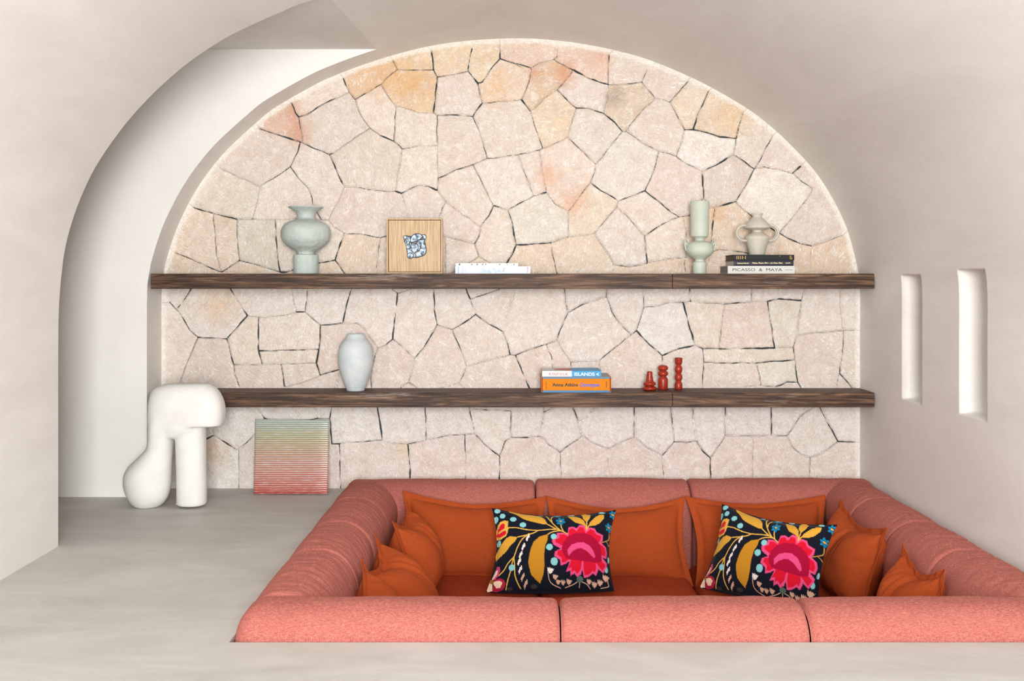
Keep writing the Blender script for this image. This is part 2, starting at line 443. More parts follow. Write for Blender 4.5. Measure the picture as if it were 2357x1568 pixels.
J2 = """30,190 110,220 215,250;375,140 370,180 350,198;215,250 270,215 350,198;350,198 470,262;470,262 560,310 680,350;685,170 680,260 680,350;
215,250 205,330 160,438;160,438 210,510;470,262 420,330 370,380 300,425 240,490 210,510;210,510 235,590 260,670 285,735;370,380 430,440 487,492;
487,492 560,492 650,522;650,522 670,450 680,350;650,522 720,580 765,632;487,492 460,570 435,665;435,665 360,705 285,735;0,790 130,772 265,745 285,735;
435,665 500,730 560,785 605,830;765,632 700,710 650,780 605,830;765,632 785,632;680,350 780,348 882,335;918,255 900,300 882,335;882,335 965,432;
965,432 900,490 840,560 785,632;965,432 1010,435 1050,455;1050,455 1110,390 1165,328;1050,455 1090,530 1140,622;1140,622 1190,622;
1190,622 1220,530 1250,470 1285,385;1190,622 1270,640 1350,665 1450,675;1505,480 1480,560 1450,675;1450,675 1445,720 1435,770;1140,622 1120,700 1088,782;
785,632 880,695 985,752;985,752 1040,765 1088,782;1088,782 1160,830 1245,873;1245,873 1330,835 1435,770;1435,770 1500,815 1560,858;
1560,858 1600,800 1630,730 1670,660;1560,858 1620,848 1700,858 1790,885;1790,885 1835,845;1790,885 1850,935 1912,980;1912,980 1860,1060 1800,1140 1710,1245;
1560,858 1530,920 1490,990 1448,1055;1448,1055 1380,1075 1325,1090;1325,1090 1290,1095 1255,1030;1245,873 1250,950 1255,1030;1448,1055 1490,1095 1545,1145 1710,1245;
985,752 960,850 930,930 900,990;605,830 600,880 572,940;572,940 640,990 740,1050;740,1050 810,1025 900,990;572,940 510,1020 440,1112;
265,745 285,880 308,1000;308,1000 360,1070 440,1112;135,772 170,870 210,970 232,1022;232,1022 308,1000;75,1103 140,1070 232,1022;0,1085 75,1103;
75,1103 100,1180 115,1250 125,1315;125,1315 230,1312 335,1302;335,1302 400,1280 440,1268;440,1112 438,1200 440,1268;440,1268 520,1258 595,1245;
595,1245 660,1170 730,1090;740,1050 730,1090;730,1090 790,1140 850,1210 900,1262;900,990 980,1050 1060,1120 1110,1148;1110,1148 1170,1140 1255,1030;
900,1262 970,1215 1060,1160 1110,1148;900,1262 905,1340 915,1425;595,1245 640,1320 690,1390 715,1440;335,1302 345,1370 375,1500;
715,1440 820,1448 915,1425;715,1440 705,1500;915,1425 890,1500;915,1425 1040,1400 1150,1390;1130,1150 1145,1220 1155,1300 1150,1390;
1150,1390 1140,1430 1150,1500;125,1315 100,1380 65,1430;1325,1090 1310,1180 1300,1290 1290,1360;1290,1360 1350,1345 1450,1355 1520,1365 1560,1500;
1290,1360 1280,1500;1760,1275 1840,1310 1905,1322;1905,1322 1990,1295 2090,1258;1710,1245 1760,1275;1905,1322 1900,1400 1900,1500"""
J3 = """275,60 230,130 185,190;135,152 185,205 230,270 265,330 315,375;315,375 400,378 495,385;495,385 560,310 628,238;515,60 560,140 600,200 628,238;
315,375 270,480 235,560 200,650 180,740;495,385 515,460 540,548;540,548 545,610 575,690;628,238 720,248 850,235 935,215;900,60 915,150 935,215;
935,215 990,213;1005,60 1000,140 990,213;990,213 1040,260 1088,298;697,245 697,460;697,460 870,458 1078,450;1088,298 1085,380 1078,450;1078,450 1062,538;
540,548 700,545 838,545 1062,538;697,460 720,545;1062,538 1085,615;1085,615 980,660 860,688;838,545 850,620 860,688;1085,615 1150,598 1205,580;1205,580 1185,700;
1088,298 1180,292 1230,282;1230,282 1245,200 1270,110 1285,60;1230,282 1320,285 1370,320 1400,370 1450,440;1545,385 1500,420 1450,440;
1450,440 1410,560 1405,640 1410,700;1575,95 1560,230 1545,385;1540,70 1575,95 1660,70;1545,385 1600,430 1680,510;1680,510 1740,440 1825,295;1680,510 1665,590 1645,660;
1645,660 1700,700;1590,700 1645,660;1805,60 1808,200 1825,295;1825,295 1920,325;1920,325 1990,285 2068,230;2005,60 2035,135;2035,135 2120,105 2220,70;
2035,135 2068,230;2068,230 2150,290 2240,340;2240,340 2270,230 2315,60;2240,340 2270,420 2285,485;1920,325 1960,420 1990,500 2010,560;
2010,560 2130,525 2285,485;2010,560 1990,620 1960,670;1850,700 1960,670 1990,700;2285,485 2320,488;
660,800 680,822 735,885 800,920 1070,888;1040,800 1070,888;1160,800 1148,888 1160,1050;1070,888 1148,888;410,995 480,1035 555,1085;555,1085 620,1040 680,975 735,885;
570,1090 568,1200 570,1340;555,1085 570,1090;410,995 405,955 480,860 490,800;340,1030 410,995;1445,800 1465,920 1478,1025;1160,1050 1250,1040 1478,1025;1750,800 1752,920 1755,1025;
1478,1025 1560,1045 1640,1050;1640,1050 1755,1025;1755,1025 1870,1000 2000,990;2000,990 2060,985;2025,800 2045,900 2060,985;
2030,830 2160,835 2290,840;2290,840 2290,1010;2290,840 2290,800;2060,985 2150,1075 2220,1125;2220,1125 2255,1030 2290,1010;2000,990 2005,1130 2005,1300;
1640,1050 1652,1180 1652,1300;1160,1050 1208,1050;1208,1050 1210,1180 1215,1340;2220,1125 2218,1300;570,1340 570,1400"""
J4 = """92,470 125,478;125,478 250,430 380,385;125,478 165,580 215,690;380,385 395,330 450,215;425,60 435,150 450,215;450,215 540,165 685,115;690,60 685,115;
685,115 720,210 770,290 838,352;380,385 420,450 465,520;465,520 560,518 640,512;640,512 740,430 838,352;315,410 345,480 355,560;918,60 918,180;
918,180 1010,170 1060,155 1160,150;918,180 895,260 872,325;838,352 872,325;872,325 950,410 1030,480;1030,480 1130,440 1235,415;1160,150 1190,280 1235,415;
1030,480 1032,700;465,520 470,600;640,512 650,600;1160,150 1205,145;1200,60 1205,145;1205,145 1330,158 1415,160;1415,160 1500,155 1585,148;1585,60 1585,148;
1585,148 1680,145;1680,145 1750,128 1890,140;1915,60 1890,140;1415,160 1400,250 1390,350 1380,437;1680,145 1700,270 1725,432;1280,437 1380,437;
1380,437 1520,437 1725,432;1725,432 1840,428;1890,140 1870,250 1860,355;1860,355 1840,428;1860,355 1980,340 2150,325;2130,60 2135,180 2150,325;
2150,325 2145,440 2125,580 2105,690;2150,325 2250,320;1235,415 1280,437;1280,437 1288,522;1288,522 1430,525 1612,525;1612,525 1850,505;1840,428 1850,505;
1850,505 1860,600 1868,645;1288,522 1280,600 1278,700;1612,525 1630,600 1640,665;1540,675 1640,665 1730,672;1730,672 1800,645 1868,645;1868,645 1895,690;
2125,590 2180,650 2210,690;95,990 200,985 275,978;300,790 300,830;300,830 275,978;300,830 370,790;275,978 330,1030 400,1078;400,1078 460,1030 535,978;
475,790 510,880;510,880 535,978;620,790 560,870 510,895;535,978 600,1020 700,1058;700,1058 780,1010 858,985;858,790 858,985;858,985 940,1050 1030,1098;
1030,1098 1105,1012;1083,790 1095,900 1105,1012;1105,1012 1180,1015 1240,1005;1218,790 1225,900 1240,1005;1240,1005 1280,1070 1328,1112;
1328,1112 1380,1040 1420,975;1420,790 1420,975;1420,975 1600,975;1600,975 1705,972;1705,790 1705,972;1705,972 1800,975;1980,785 1880,860 1825,940 1800,975;
1800,975 1840,1050 1890,1090 1945,1110;1945,1110 2020,1080 2115,1010;2000,790 2060,910 2115,1010;2115,1010 2240,1015;1600,975 1592,1120 1588,1290;
1328,1112 1330,1290;1945,1110 1942,1290;1030,1098 1035,1180 1048,1290;700,1058 690,1290;400,1078 412,1290"""
# colour notes: pixel, colour
TINTS = [((795,190),(222,176,120)),((900,175),(226,186,134)),((950,160),(230,194,146)),((1040,140),(234,204,178)),((1112,150),(228,196,148)),((905,205),(224,182,126)),
 ((945,200),(222,180,122)),((650,275),(212,164,136)),((1160,190),(230,196,160)),((1255,185),(212,170,122)),((1355,140),(228,190,166)),((1440,165),(236,216,172)),
 ((1455,225),(206,182,152)),((1275,270),(228,202,164)),((1655,265),(226,198,160)),((1560,215),(222,204,192)),((1590,250),(230,206,176)),
 ((1310,400),(230,202,182)),((1240,500),(214,212,198)),((1360,490),(226,206,174)),((1290,285),(228,200,160)),((1790,440),(240,236,226)),((1625,335),(240,236,230)),
 ((1670,530),(224,192,158)),((590,545),(206,198,176)),((500,545),(228,200,172)),((440,540),(234,206,178)),((525,740),(232,206,180)),
 ((1060,690),(220,202,184)),((1110,770),(226,210,198)),((1230,740),(232,224,206)),((1360,745),(228,212,200)),((1530,740),(238,238,236)),((1690,740),(224,202,190)),
 ((1800,730),(222,216,196)),((1900,820),(224,220,202)),((1745,815),(226,212,192)),((1560,850),(220,216,200)),((1780,860),(222,218,200)),((980,420),(226,214,198)),
 ((1480,350),(224,218,208)),((1400,300),(216,206,196)),((1680,420),(208,196,186)),((1570,420),(224,204,196)),((1180,460),(228,214,206)),((1160,400),(230,222,212)),
 ((800,700),(234,226,218)),((640,740),(236,222,210)),((880,1080),(224,224,210)),((1000,1060),(226,210,204)),((990,970),(222,206,202)),((480,1070),(232,206,170)),
 ((550,990),(222,196,182)),((1500,970),(222,224,222)),((1620,990),(224,206,196)),((1870,970),(232,232,222)),((1180,740),(232,222,214)),((870,840),(228,226,222)),
 ((750,290),(216,204,192)),((780,780),(234,210,176)),((570,860),(224,218,198)),((650,860),(220,200,190)),((1380,960),(238,238,236)),((1110,990),(238,236,228))]
def stone_wall():
    st = 2.0; X0, X1, Y0, Y1 = 356, 1996, 72, 1154
    nx = int((X1-X0)/st)+1; ny = int((Y1-Y0)/st)+1
    gx = X0+st*np.arange(nx); gy = Y0+st*np.arange(ny)
    GX, GY = np.meshgrid(gx, gy)
    rng = np.random.RandomState(4); random.seed(4)
    segs = []; nodes = []
    def snap(p):
        for q in nodes:
            if (q[0]-p[0])**2+(q[1]-p[1])**2 < 25: return q
        nodes.append(p); return p
    for data, (ox, oy, sc) in ((J1, (340,60,2.6128)), (J2, (1140,60,2.6128)), (J3, (340,640,2.7407)), (J4, (1140,640,2.6784))):
        for line in data.replace('\n', '').split(';'):
            pts = [tuple(float(a) for a in q.split(',')) for q in line.split()]
            pts = [(ox+x/sc, oy+y/sc) for x, y in pts]
            pts[0] = snap(pts[0]); pts[-1] = snap(pts[-1])
            # slightly crooked between the traced points
            out = [pts[0]]
            for a, b in zip(pts[:-1], pts[1:]):
                L = math.hypot(b[0]-a[0], b[1]-a[1]); k = max(1, int(L/13))
                for i in range(1, k+1):
                    t = i/k; j = 0 if (i == k and b is pts[-1]) else 0.9
                    out.append((a[0]+(b[0]-a[0])*t+rng.uniform(-j, j), a[1]+(b[1]-a[1])*t+rng.uniform(-j, j)))
            w = rng.uniform(0.35, 1.25)
            segs += [(a, b, w) for a, b in zip(out[:-1], out[1:])]
    D = np.full((ny, nx), 60.0); Wd = np.ones((ny, nx))
    def upd(a, b, w, R=30):
        i0 = max(0, int((min(a[0],b[0])-R-X0)/st)); i1 = min(nx, int((max(a[0],b[0])+R-X0)/st)+2)
        j0 = max(0, int((min(a[1],b[1])-R-Y0)/st)); j1 = min(ny, int((max(a[1],b[1])+R-Y0)/st)+2)
        if i0 >= i1 or j0 >= j1: return
        gxx = GX[j0:j1, i0:i1]; gyy = GY[j0:j1, i0:i1]
        dx = b[0]-a[0]; dy = b[1]-a[1]; L2 = dx*dx+dy*dy+1e-9
        t = np.clip(((gxx-a[0])*dx+(gyy-a[1])*dy)/L2, 0, 1)
        d = np.hypot(gxx-a[0]-t*dx, gyy-a[1]-t*dy)
        sub = D[j0:j1, i0:i1]; m = d < sub
        sub[m] = d[m]; Wd[j0:j1, i0:i1][m] = w
    for a, b, w in segs: upd(a, b, w)
    # distance to the arch outline (inside), for the plaster rim
    ap = np.array(ARCH_PX); RD = np.full((ny, nx), 200.0)
    for a, b in zip(ap[:-1], ap[1:]):
        R = 40
        i0 = max(0, int((min(a[0],b[0])-R-X0)/st)); i1 = min(nx, int((max(a[0],b[0])+R-X0)/st)+2)
        j0 = max(0, int((min(a[1],b[1])-R-Y0)/st)); j1 = min(ny, int((max(a[1],b[1])+R-Y0)/st)+2)
        if i0 >= i1 or j0 >= j1: continue
        gxx = GX[j0:j1, i0:i1]; gyy = GY[j0:j1, i0:i1]
        dx, dy = b-a; L2 = dx*dx+dy*dy+1e-9
        t = np.clip(((gxx-a[0])*dx+(gyy-a[1])*dy)/L2, 0, 1)
        d = np.hypot(gxx-a[0]-t*dx, gyy-a[1]-t*dy)
        RD[j0:j1, i0:i1] = np.minimum(RD[j0:j1, i0:i1], d)
    # inside test of the arch
    ins = np.zeros((ny, nx), bool)
    for j, y in enumerate(gy):
        cr = sorted(a[0]+(y-a[1])*(b[0]-a[0])/(b[1]-a[1]) for a, b in zip(ap[:-1], ap[1:]) if (a[1]-y)*(b[1]-y) <= 0 and a[1] != b[1])
        if len(cr) >= 2: ins[j] = (gx >= cr[0]) & (gx <= cr[-1])
        elif y > 1100: ins[j] = (gx >= 371) & (gx <= 1980)
    # stone labels by flood fill
    bar = (D < 3.4) | (~ins) | (RD < 15) | (np.abs(GY-648) < 8) | (np.abs(GY-916) < 8)
    lab = [0]*(nx*ny); barf = bar.ravel().tolist(); nl = 0
    for s0 in range(nx*ny):
        if lab[s0] or barf[s0]: continue
        nl += 1; stack = [s0]; lab[s0] = nl
        while stack:
            c = stack.pop()
            for q in (c-1, c+1, c-nx, c+nx):
                if 0 <= q < nx*ny and not lab[q] and not barf[q]: lab[q] = nl; stack.append(q)
    lab = np.array(lab).reshape(ny, nx)
    for _ in range(14):
        z = lab == 0
        for ax, sh in ((0,1),(0,-1),(1,1),(1,-1)):
            r = np.roll(lab, sh, ax); lab = np.where((lab == 0) & (r > 0), r, lab)
    base = []
    for k in range(nl+1):
        c = np.array([227,215,203.]) + rng.uniform(-7, 5) + np.array([rng.uniform(-1,3), rng.uniform(-2,1), rng.uniform(-5,4)])
        base.append(c)
    for (px, py), c in TINTS:
        k = lab[int((py-Y0)/st), int((px-X0)/st)]
        if k: base[k] = (np.array(c, float)*0.6+np.array([224,212,202.])*0.4)*1.01
    base[0] = np.array([232,222,208.])
    base = np.array([lin(b_)[:3] for b_ in np.clip(base, 0, 255)])
    ang = rng.uniform(0, math.pi, nl+1); off = rng.uniform(-20, 20, (nl+1, 2)); hh = rng.uniform(0.0, 0.010, nl+1)
    tilt = rng.uniform(-0.03, 0.03, (nl+1, 2)); cen = np.zeros((nl+1, 2))
    cnt = np.bincount(lab.ravel(), minlength=nl+1)+1
    cen[:,0] = np.bincount(lab.ravel(), GX.ravel(), nl+1)/cnt; cen[:,1] = np.bincount(lab.ravel(), GY.ravel(), nl+1)/cnt
    K = DW/F
    wx = (GX-CX)*K; wz = CH-(GY-CY)*K
    L = lab
    su = (wx*np.cos(ang[L])+wz*np.sin(ang[L]))+off[L,0]; sv = (-wx*np.sin(ang[L])+wz*np.cos(ang[L]))+off[L,1]
    sm = np.clip(D/5.0, 0, 1); sm = sm*sm*(3-2*sm); rimf = np.clip((RD-3)/12, 0, 1)
    tl = np.clip(((GX-cen[L,0])*tilt[L,0]+(GY-cen[L,1])*tilt[L,1])*K, -0.006, 0.006)
    h = sm*(0.0015+0.5*hh[L]+0.6*tl)*rimf - 0.007*np.clip(1-D/(1.0+Wd), 0, 1)*rimf
    # rough-hewn surface
    rough_ = np.zeros((ny, nx))
    q = rng.rand(ny//8+3, nx//8+3)
    yi = np.arange(ny)/8.0; xi = np.arange(nx)/8.0
    y0_ = yi.astype(int); x0_ = xi.astype(int); fy = (yi-y0_)[:,None]; fx = (xi-x0_)[None,:]
    fy = fy*fy*(3-2*fy); fx = fx*fx*(3-2*fx)
    g = (q[y0_][:,x0_]*(1-fy)*(1-fx)+q[y0_+1][:,x0_]*fy*(1-fx)+q[y0_][:,x0_+1]*(1-fy)*fx+q[y0_+1][:,x0_+1]*fy*fx)
    h += (g-0.5)*0.006*sm*rimf
    wy = DW+0.006-h
    keep = ins | (RD < 9)
    idx = np.full((ny, nx), -1); idx[keep] = np.arange(keep.sum())
    fk = keep[:-1,:-1] & keep[1:,:-1] & keep[:-1,1:] & keep[1:,1:]
    a = idx[:-1,:-1][fk]; b = idx[1:,:-1][fk]; c = idx[1:,1:][fk]; d = idx[:-1,1:][fk]
    quads = np.stack([a, b, c, d], 1).astype(np.int32)
    co = np.stack([wx[keep], wy[keep], wz[keep]], 1).astype(np.float32)
    me = bpy.data.meshes.new('wall_back'); nv = len(co); nf = len(quads)
    me.vertices.add(nv); me.vertices.foreach_set('co', co.ravel())
    me.loops.add(nf*4); me.loops.foreach_set('vertex_index', quads.ravel())
    me.polygons.add(nf); me.polygons.foreach_set('loop_start', np.arange(nf, dtype=np.int32)*4)
    me.update(calc_edges=True)
    me.polygons.foreach_set('use_smooth', np.ones(nf, bool))
    ca = me.attributes.new('tint', 'FLOAT_COLOR', 'POINT')
    col = np.ones((nv, 4), np.float32); col[:,:3] = base[L[keep]]; ca.data.foreach_set('color', col.ravel())
    va = me.attributes.new('suv', 'FLOAT_VECTOR', 'POINT')
    uv = np.zeros((nv, 3), np.float32); uv[:,0] = su[keep]; uv[:,1] = sv[keep]; va.data.foreach_set('vector', uv.ravel())
    for nm, arr in (('jd', D), ('jw', Wd), ('rim', RD)):
        at = me.attributes.new(nm, 'FLOAT', 'POINT'); at.data.foreach_set('value', arr[keep].astype(np.float32))
    m = Mat('rubble_limestone', rough=0.88, spec=0.2)
    tint = m.attr('tint').outputs['Color']; suv = m.attr('suv').outputs['Vector']
    mp = m.node('ShaderNodeMapping'); mp.inputs['Scale'].default_value = (28, 130, 1); 
    # bend the chisel strokes a little
    nz = m.node('ShaderNodeTexNoise'); nz.inputs['Scale'].default_value = 5; nz.inputs['Detail'].default_value = 2; m.link(suv, nz.inputs['Vector'])
    add = m.node('ShaderNodeVectorMath', operation='MULTIPLY_ADD'); m.link(nz.outputs['Color'], add.inputs[0]); add.inputs[1].default_value = (0.10,0.10,0); m.link(suv, add.inputs[2])
    m.link(add.outputs[0], mp.inputs['Vector'])
    streak = m.noise(mp.outputs['Vector'], 1.0, 3, 0.6)
    mp2 = m.node('ShaderNodeMapping'); mp2.inputs['Scale'].default_value = (130, 36, 1); mp2.inputs['Rotation'].default_value = (0,0,0.75); m.link(add.outputs[0], mp2.inputs['Vector'])
    streak2 = m.noise(mp2.outputs['Vector'], 1.0, 3, 0.6)
    patch = m.noise(m.coord(), 5.5, 3, 0.55)
    sfac = m.math('MULTIPLY', m.ramp(streak, [(0.525, BW[0]), (0.60, BW[1])]), m.ramp(patch, [(0.36, (0.25,)*3+(1,)), (0.52, BW[1])]))
    sfac2 = m.math('MULTIPLY', m.math('MULTIPLY', m.ramp(streak2, [(0.545, BW[0]), (0.61, BW[1])]), m.ramp(patch, [(0.46, BW[1]), (0.6, BW[0])])), 0.9)
    sf = m.math('MAXIMUM', sfac, sfac2)
    mott = m.noise(m.coord(), 16, 6, 0.65)
    col = m.mix(m.math('MULTIPLY', m.ramp(mott, [(0.38, BW[1]), (0.56, BW[0])]), 0.40), tint, (212,190,176))
    stain = m.ramp(m.noise(m.coord(), 4.2, 6, 0.7, 0.8), [(0.58, BW[0]), (0.72, BW[1])])
    col = m.mix(m.math('MULTIPLY', stain, 0.20), col, (218,176,128))
    ls = m.ramp(m.noise(m.coord(), 3.1, 3, 0.5), [(0.42, BW[0]), (0.7, BW[1])])
    col = m.mix(m.math('MULTIPLY', ls, 0.25), col, (226,226,216))
    grain = m.noise(m.coord(), 55, 4, 0.7)
    col = m.mix(m.math('MULTIPLY', m.ramp(grain, [(0.40, BW[1]), (0.54, BW[0])]), 0.28), col, (204,182,166))
    wp = m.noise(m.coord(), 21, 4, 0.7, 0.5)
    col = m.mix(m.math('MULTIPLY', m.ramp(wp, [(0.54, BW[0]), (0.64, BW[1])]), 0.5), col, (242,236,229))
    sf2 = m.math('MULTIPLY', sf, m.ramp(m.noise(m.coord(), 12, 5, 0.65), [(0.40, (0.12,)*3+(1,)), (0.58, BW[1])]))
    col = m.mix(m.math('MULTIPLY', sf2, 0.80), col, (247,243,238))
    spk = m.noise(m.coord(), 95, 2, 0.5)
    col = m.mix(m.math('MULTIPLY', m.ramp(spk, [(0.70, BW[0]), (0.76, BW[1])]), 0.4), col, (170,120,95))
    # warm crust on some stones beside the arch and blotches of iron stain
    for (px, py, r, c) in ((690,300,46,(206,128,84)),(672,250,40,(208,140,96)),(1300,168,44,(212,120,66)),(1236,170,36,(204,120,72)),(1320,465,44,(222,146,94)),
                           (1262,405,40,(222,160,112)),(890,172,70,(224,170,104)),(950,190,60,(222,166,96)),(1150,200,50,(226,176,124)),(1380,130,46,(218,166,136)),(1415,225,34,(140,128,112)),
                           (1690,262,60,(228,190,138)),(985,640,30,(214,170,120)),(500,700,60,(232,190,138)),(1650,490,34,(224,170,110)),(480,1040,60,(200,150,100)),
                           (1060,560,26,(176,152,126)),(930,1035,26,(222,200,140)),(800,830,40,(230,180,120))):
        p = W(px, py, DW)
        gm = m.node('ShaderNodeNewGeometry'); dn = m.node('ShaderNodeVectorMath', operation='DISTANCE')
        m.link(gm.outputs['Position'], dn.inputs[0]); dn.inputs[1].default_value = p
        f = m.math('SUBTRACT', m.math('ADD', m.math('SUBTRACT', 1.15, m.math('DIVIDE', dn.outputs['Value'], r*K)), m.math('MULTIPLY', m.noise(m.coord(), 22, 4, 0.7), 1.3)), 0.75)
        f = m.node('ShaderNodeClamp').inputs[0].node if False else f
        cl = m.node('ShaderNodeClamp'); m.link(f, cl.inputs[0])
        col = m.mix(m.math('MULTIPLY', cl.outputs[0], 0.46), col, c)
    jd = m.attr('jd').outputs['Fac']; jw = m.attr('jw').outputs['Fac']; rim = m.attr('rim').outputs['Fac']
    jn = m.noise(m.coord(), 15, 3, 0.6)
    jwid = m.math('MULTIPLY', jw, m.ramp(jn, [(0.36, (0.22,)*3+(1,)), (0.66, (1,)*4)]))
    jwid = m.math('MULTIPLY', jwid, 2.1)
    jf = m.math('SUBTRACT', 1.0, m.math('SUBTRACT', m.math('ADD', jd, m.math('MULTIPLY', m.noise(m.coord(), 60, 2), 1.0)), m.math('SUBTRACT', jwid, 0.15)))
    cl = m.node('ShaderNodeClamp'); m.link(jf, cl.inputs[0])
    rimr = m.ramp(m.math('DIVIDE', m.math('ADD', rim, m.math('MULTIPLY', m.noise(m.coord(), 14, 4), 14)), 30.0), [(0.50, BW[1]), (0.72, BW[0])])
    jfac = m.math('MULTIPLY', cl.outputs[0], m.math('SUBTRACT', 1.0, rimr))
    col = m.mix(m.math('MULTIPLY', rimr, 0.8), col, (242,236,226))
    col = m.mix(jfac, col, (66,72,74))
    m.color(col)
    hgt = m.math('ADD', m.math('MULTIPLY', sf, 1.0), m.math('MULTIPLY', m.noise(m.coord(), 90, 5, 0.65), 1.4))
    m.bump(hgt, 0.6, 0.006)
    me.materials.append(m.m)
    o = bpy.data.objects.new('wall_back', me); C.objects.link(o); struct(o)
    print('STONES', nl)
stone_wall()

# ------------------------------------------------------------------ shelves
SF = 5.335
def shelf(name, zt, zb, label):
    s = empty(name, (0.0, (SF+DW)/2, zb), label, 'shelf', 'floating oak shelves on the stone wall')
    for (xa, xb) in ((-1.853, 0.822), (0.8235, 1.858)):
        bm = bmesh.new(); add_box(bm, xa, xb, SF-s.location.y, 5.563-s.location.y, 0, zt-zb, 0.002, 1)
        bm_obj('plank', bm, M_WOOD, s)
    return s
ZU, ZUB = 1.1494, 1.0715
ZL, ZLB = 0.5385, 0.4635
shelf('floating_shelf', ZU, ZUB, 'upper dark oak floating shelf carrying three pale vases and the framed relief')
shelf('floating_shelf', ZL, ZLB, 'lower dark oak floating shelf carrying the red candle holders and orange book')

# ------------------------------------------------------------------ vases
def vase(name, cx, base_y, d, prof, mat, label, group, z0, hollow=True):
    """prof px list (y, r) top to bottom"""
    s = d/F; x = (cx-CX)*s
    pts = [(r*s, (base_y-y)*s) for y, r in prof][::-1]
    if hollow:
        rt, zt = pts[-1]; t = 0.0045
        pts += [(rt-t*0.3, zt+0.001), (rt-t, zt-0.001)]
        for r, z in pts[::-1][3:8]:
            if z > zt-0.10: pts.append((max(r-t, 0.004), z))
    pts2 = catmull(pts, 4)
    e = empty(name, (x, d, z0), label, 'vase', group)
    lathe('body', pts2, mat, e, 72)
    return e, s
g = 'pale ceramic vases on the upper shelf'
e, s = vase('pedestal_vase', 704, 628.5, 5.445, [(475,40.5),(477,39),(481,32),(486,24.5),(491,20.5),(496,19.4),(501,20.5),(505,27),(509.5,40),(517,50),(526,55.5),(535.4,57),
    (545,56),(554,52.5),(564,43.5),(571.6,32),(577,22),(580.5,18.5),(583.2,19),(584.4,26),(585.5,28.3),(588,28.8),(606,28.8),(626,28.4),(628.5,28)],
    M_SAGE_R, 'round-bellied sage vase with flared rim on a thick cylindrical foot', g, ZU)
e2, s = vase('two_handled_vase', 1610.5, 629, 5.44, [(463,21.7),(465,21.8),(490,21.4),(520,20.8),(540,20.2),(543.5,19),(546,14.5),(550,10.8),(553,11.4),(555.5,19),(559,26),(565,30.4),
    (572,32),(579,31),(586,26),(593,16.5),(597,11.4),(600,10.8),(602,13.2),(603.5,15.4),(607,15.9),(627,15.2),(629,15)],
    M_SAGE, 'tall sage vase with a straight cylinder above a squat bulb', g, ZU)
for sg in (-1, 1):
    pts = [(sg*26*s, 0, (629-568)*s), (sg*33*s, -4*s, (629-560)*s), (sg*34.2*s, -1*s, (629-553.5)*s), (sg*32*s, 3*s, (629-552.5)*s), (sg*30.5*s, 6*s, (629-558)*s), (sg*30.5*s, 6*s, (629-570)*s)]
    tube('handle', catmull(pts, 5), 2.3*s, M_SAGE, e2)
    pts = [(sg*28*s, -5*s, (629-563)*s), (sg*34*s, -7*s, (629-558)*s), (sg*34.5*s, -7*s, (629-566)*s), (sg*31.5*s, -5*s, (629-576)*s)]
    tube('handle', catmull(pts, 5), 2.0*s, M_SAGE, e2)
e3, s = vase('ring_handled_vase', 1742.8, 587.5, 5.44, [(491.5,13.6),(494,12.6),(497.5,10.6),(501.6,12.4),(507,18),(512.3,23.2),(518,27.6),(522.5,29.8),(525.5,28.5),(528,22),
    (530.4,12.5),(532,10.6),(534.5,12),(539,19.5),(544,26),(547.5,27.8),(551,27.2),(558,25),(574,20),(587.5,17)],
    M_BEIGE, 'beige vase with double ring handles standing on the black books', g, 1.2463)
for sg in (-1, 1):
    for k, (yo, sc) in enumerate(((-3.5, 1.0), (4.0, 0.9))):
        pts = []
        for i in range(13):
            a = math.radians(68+i*(292-68)/12)
            r = 18.3*sc
            pts.append((sg*(33.5+(-math.cos(a))*r - 4)*s, yo*s, (587.5-(536.5-math.sin(a)*r*0.98))*s))
        tube('handle', pts, 2.6*s, M_BEIGE, e3)
vase('jar_vase', 818.6, 898.2, 5.455, [(768.7,19.5),(771,20.6),(776.7,23.2),(781,26.5),(786,31),(795,36.4),(804,39),(820,40.4),(837.6,39.7),(854.8,36),(872,30.6),(886,25.4),(894,21.8),(898.2,20.5)],
     M_BLUEG, 'pale blue-grey shouldered jar standing alone on the lower shelf', None, ZL)

def bead(y0, y1, r, k=7):
    out = []
    for i in range(k):
        a = math.pi*(i+0.5)/k; out.append(((y0+y1)/2-math.cos(a)*(y1-y0)/2, r*(0.45+0.55*math.sin(a))))
    return out
def candle_holder(cx, base_y, prof, label):
    d = (CH-ZL)*F/(base_y-CY); s = d/F
    e = empty('candle_holder', ((cx-CX)*s, d, ZL), label, 'candle holder', 'red glazed candle holders')
    pts = [(r*s, (base_y-y)*s) for y, r in prof][::-1]
    rt, zt = pts[-1]; pts += [(rt*0.8, zt), (rt*0.7, zt-0.012), (0.0005, zt-0.013)]
    lathe('body', pts, M_TERRA, e, 48)
candle_holder(1495.2, 899.3, [(855.3,5.8),(857,6.2),(865,7),(873,8),(877,8.8)]+bead(878,888.6,14.6,9)+bead(888.6,899.3,16.6,9), 'shortest red candle holder with a cone neck over two rings')
candle_holder(1526, 896.8, [(840.9,6)]+bead(841,853.4,12,9)+bead(853.6,866.4,12,9)+[(867,7),(869,9.2),(871,10.6),(874,11.4),(885,11.3),(894,11.2),(896,10.8),(896.8,10)], 'middle red candle holder, two rings over a cylinder')
candle_holder(1562, 896.6, [(824,9.2),(826,9),(833,8.7),(837,7.8),(840,6.2)]+bead(841,859.7,8.8,11)+bead(859.7,877.4,8.8,11)+[(878.5,6.2),(881,7.8),(884,8.9),(893,9),(896.6,8.6)], 'tallest red candle holder, stacked round beads under a cup')

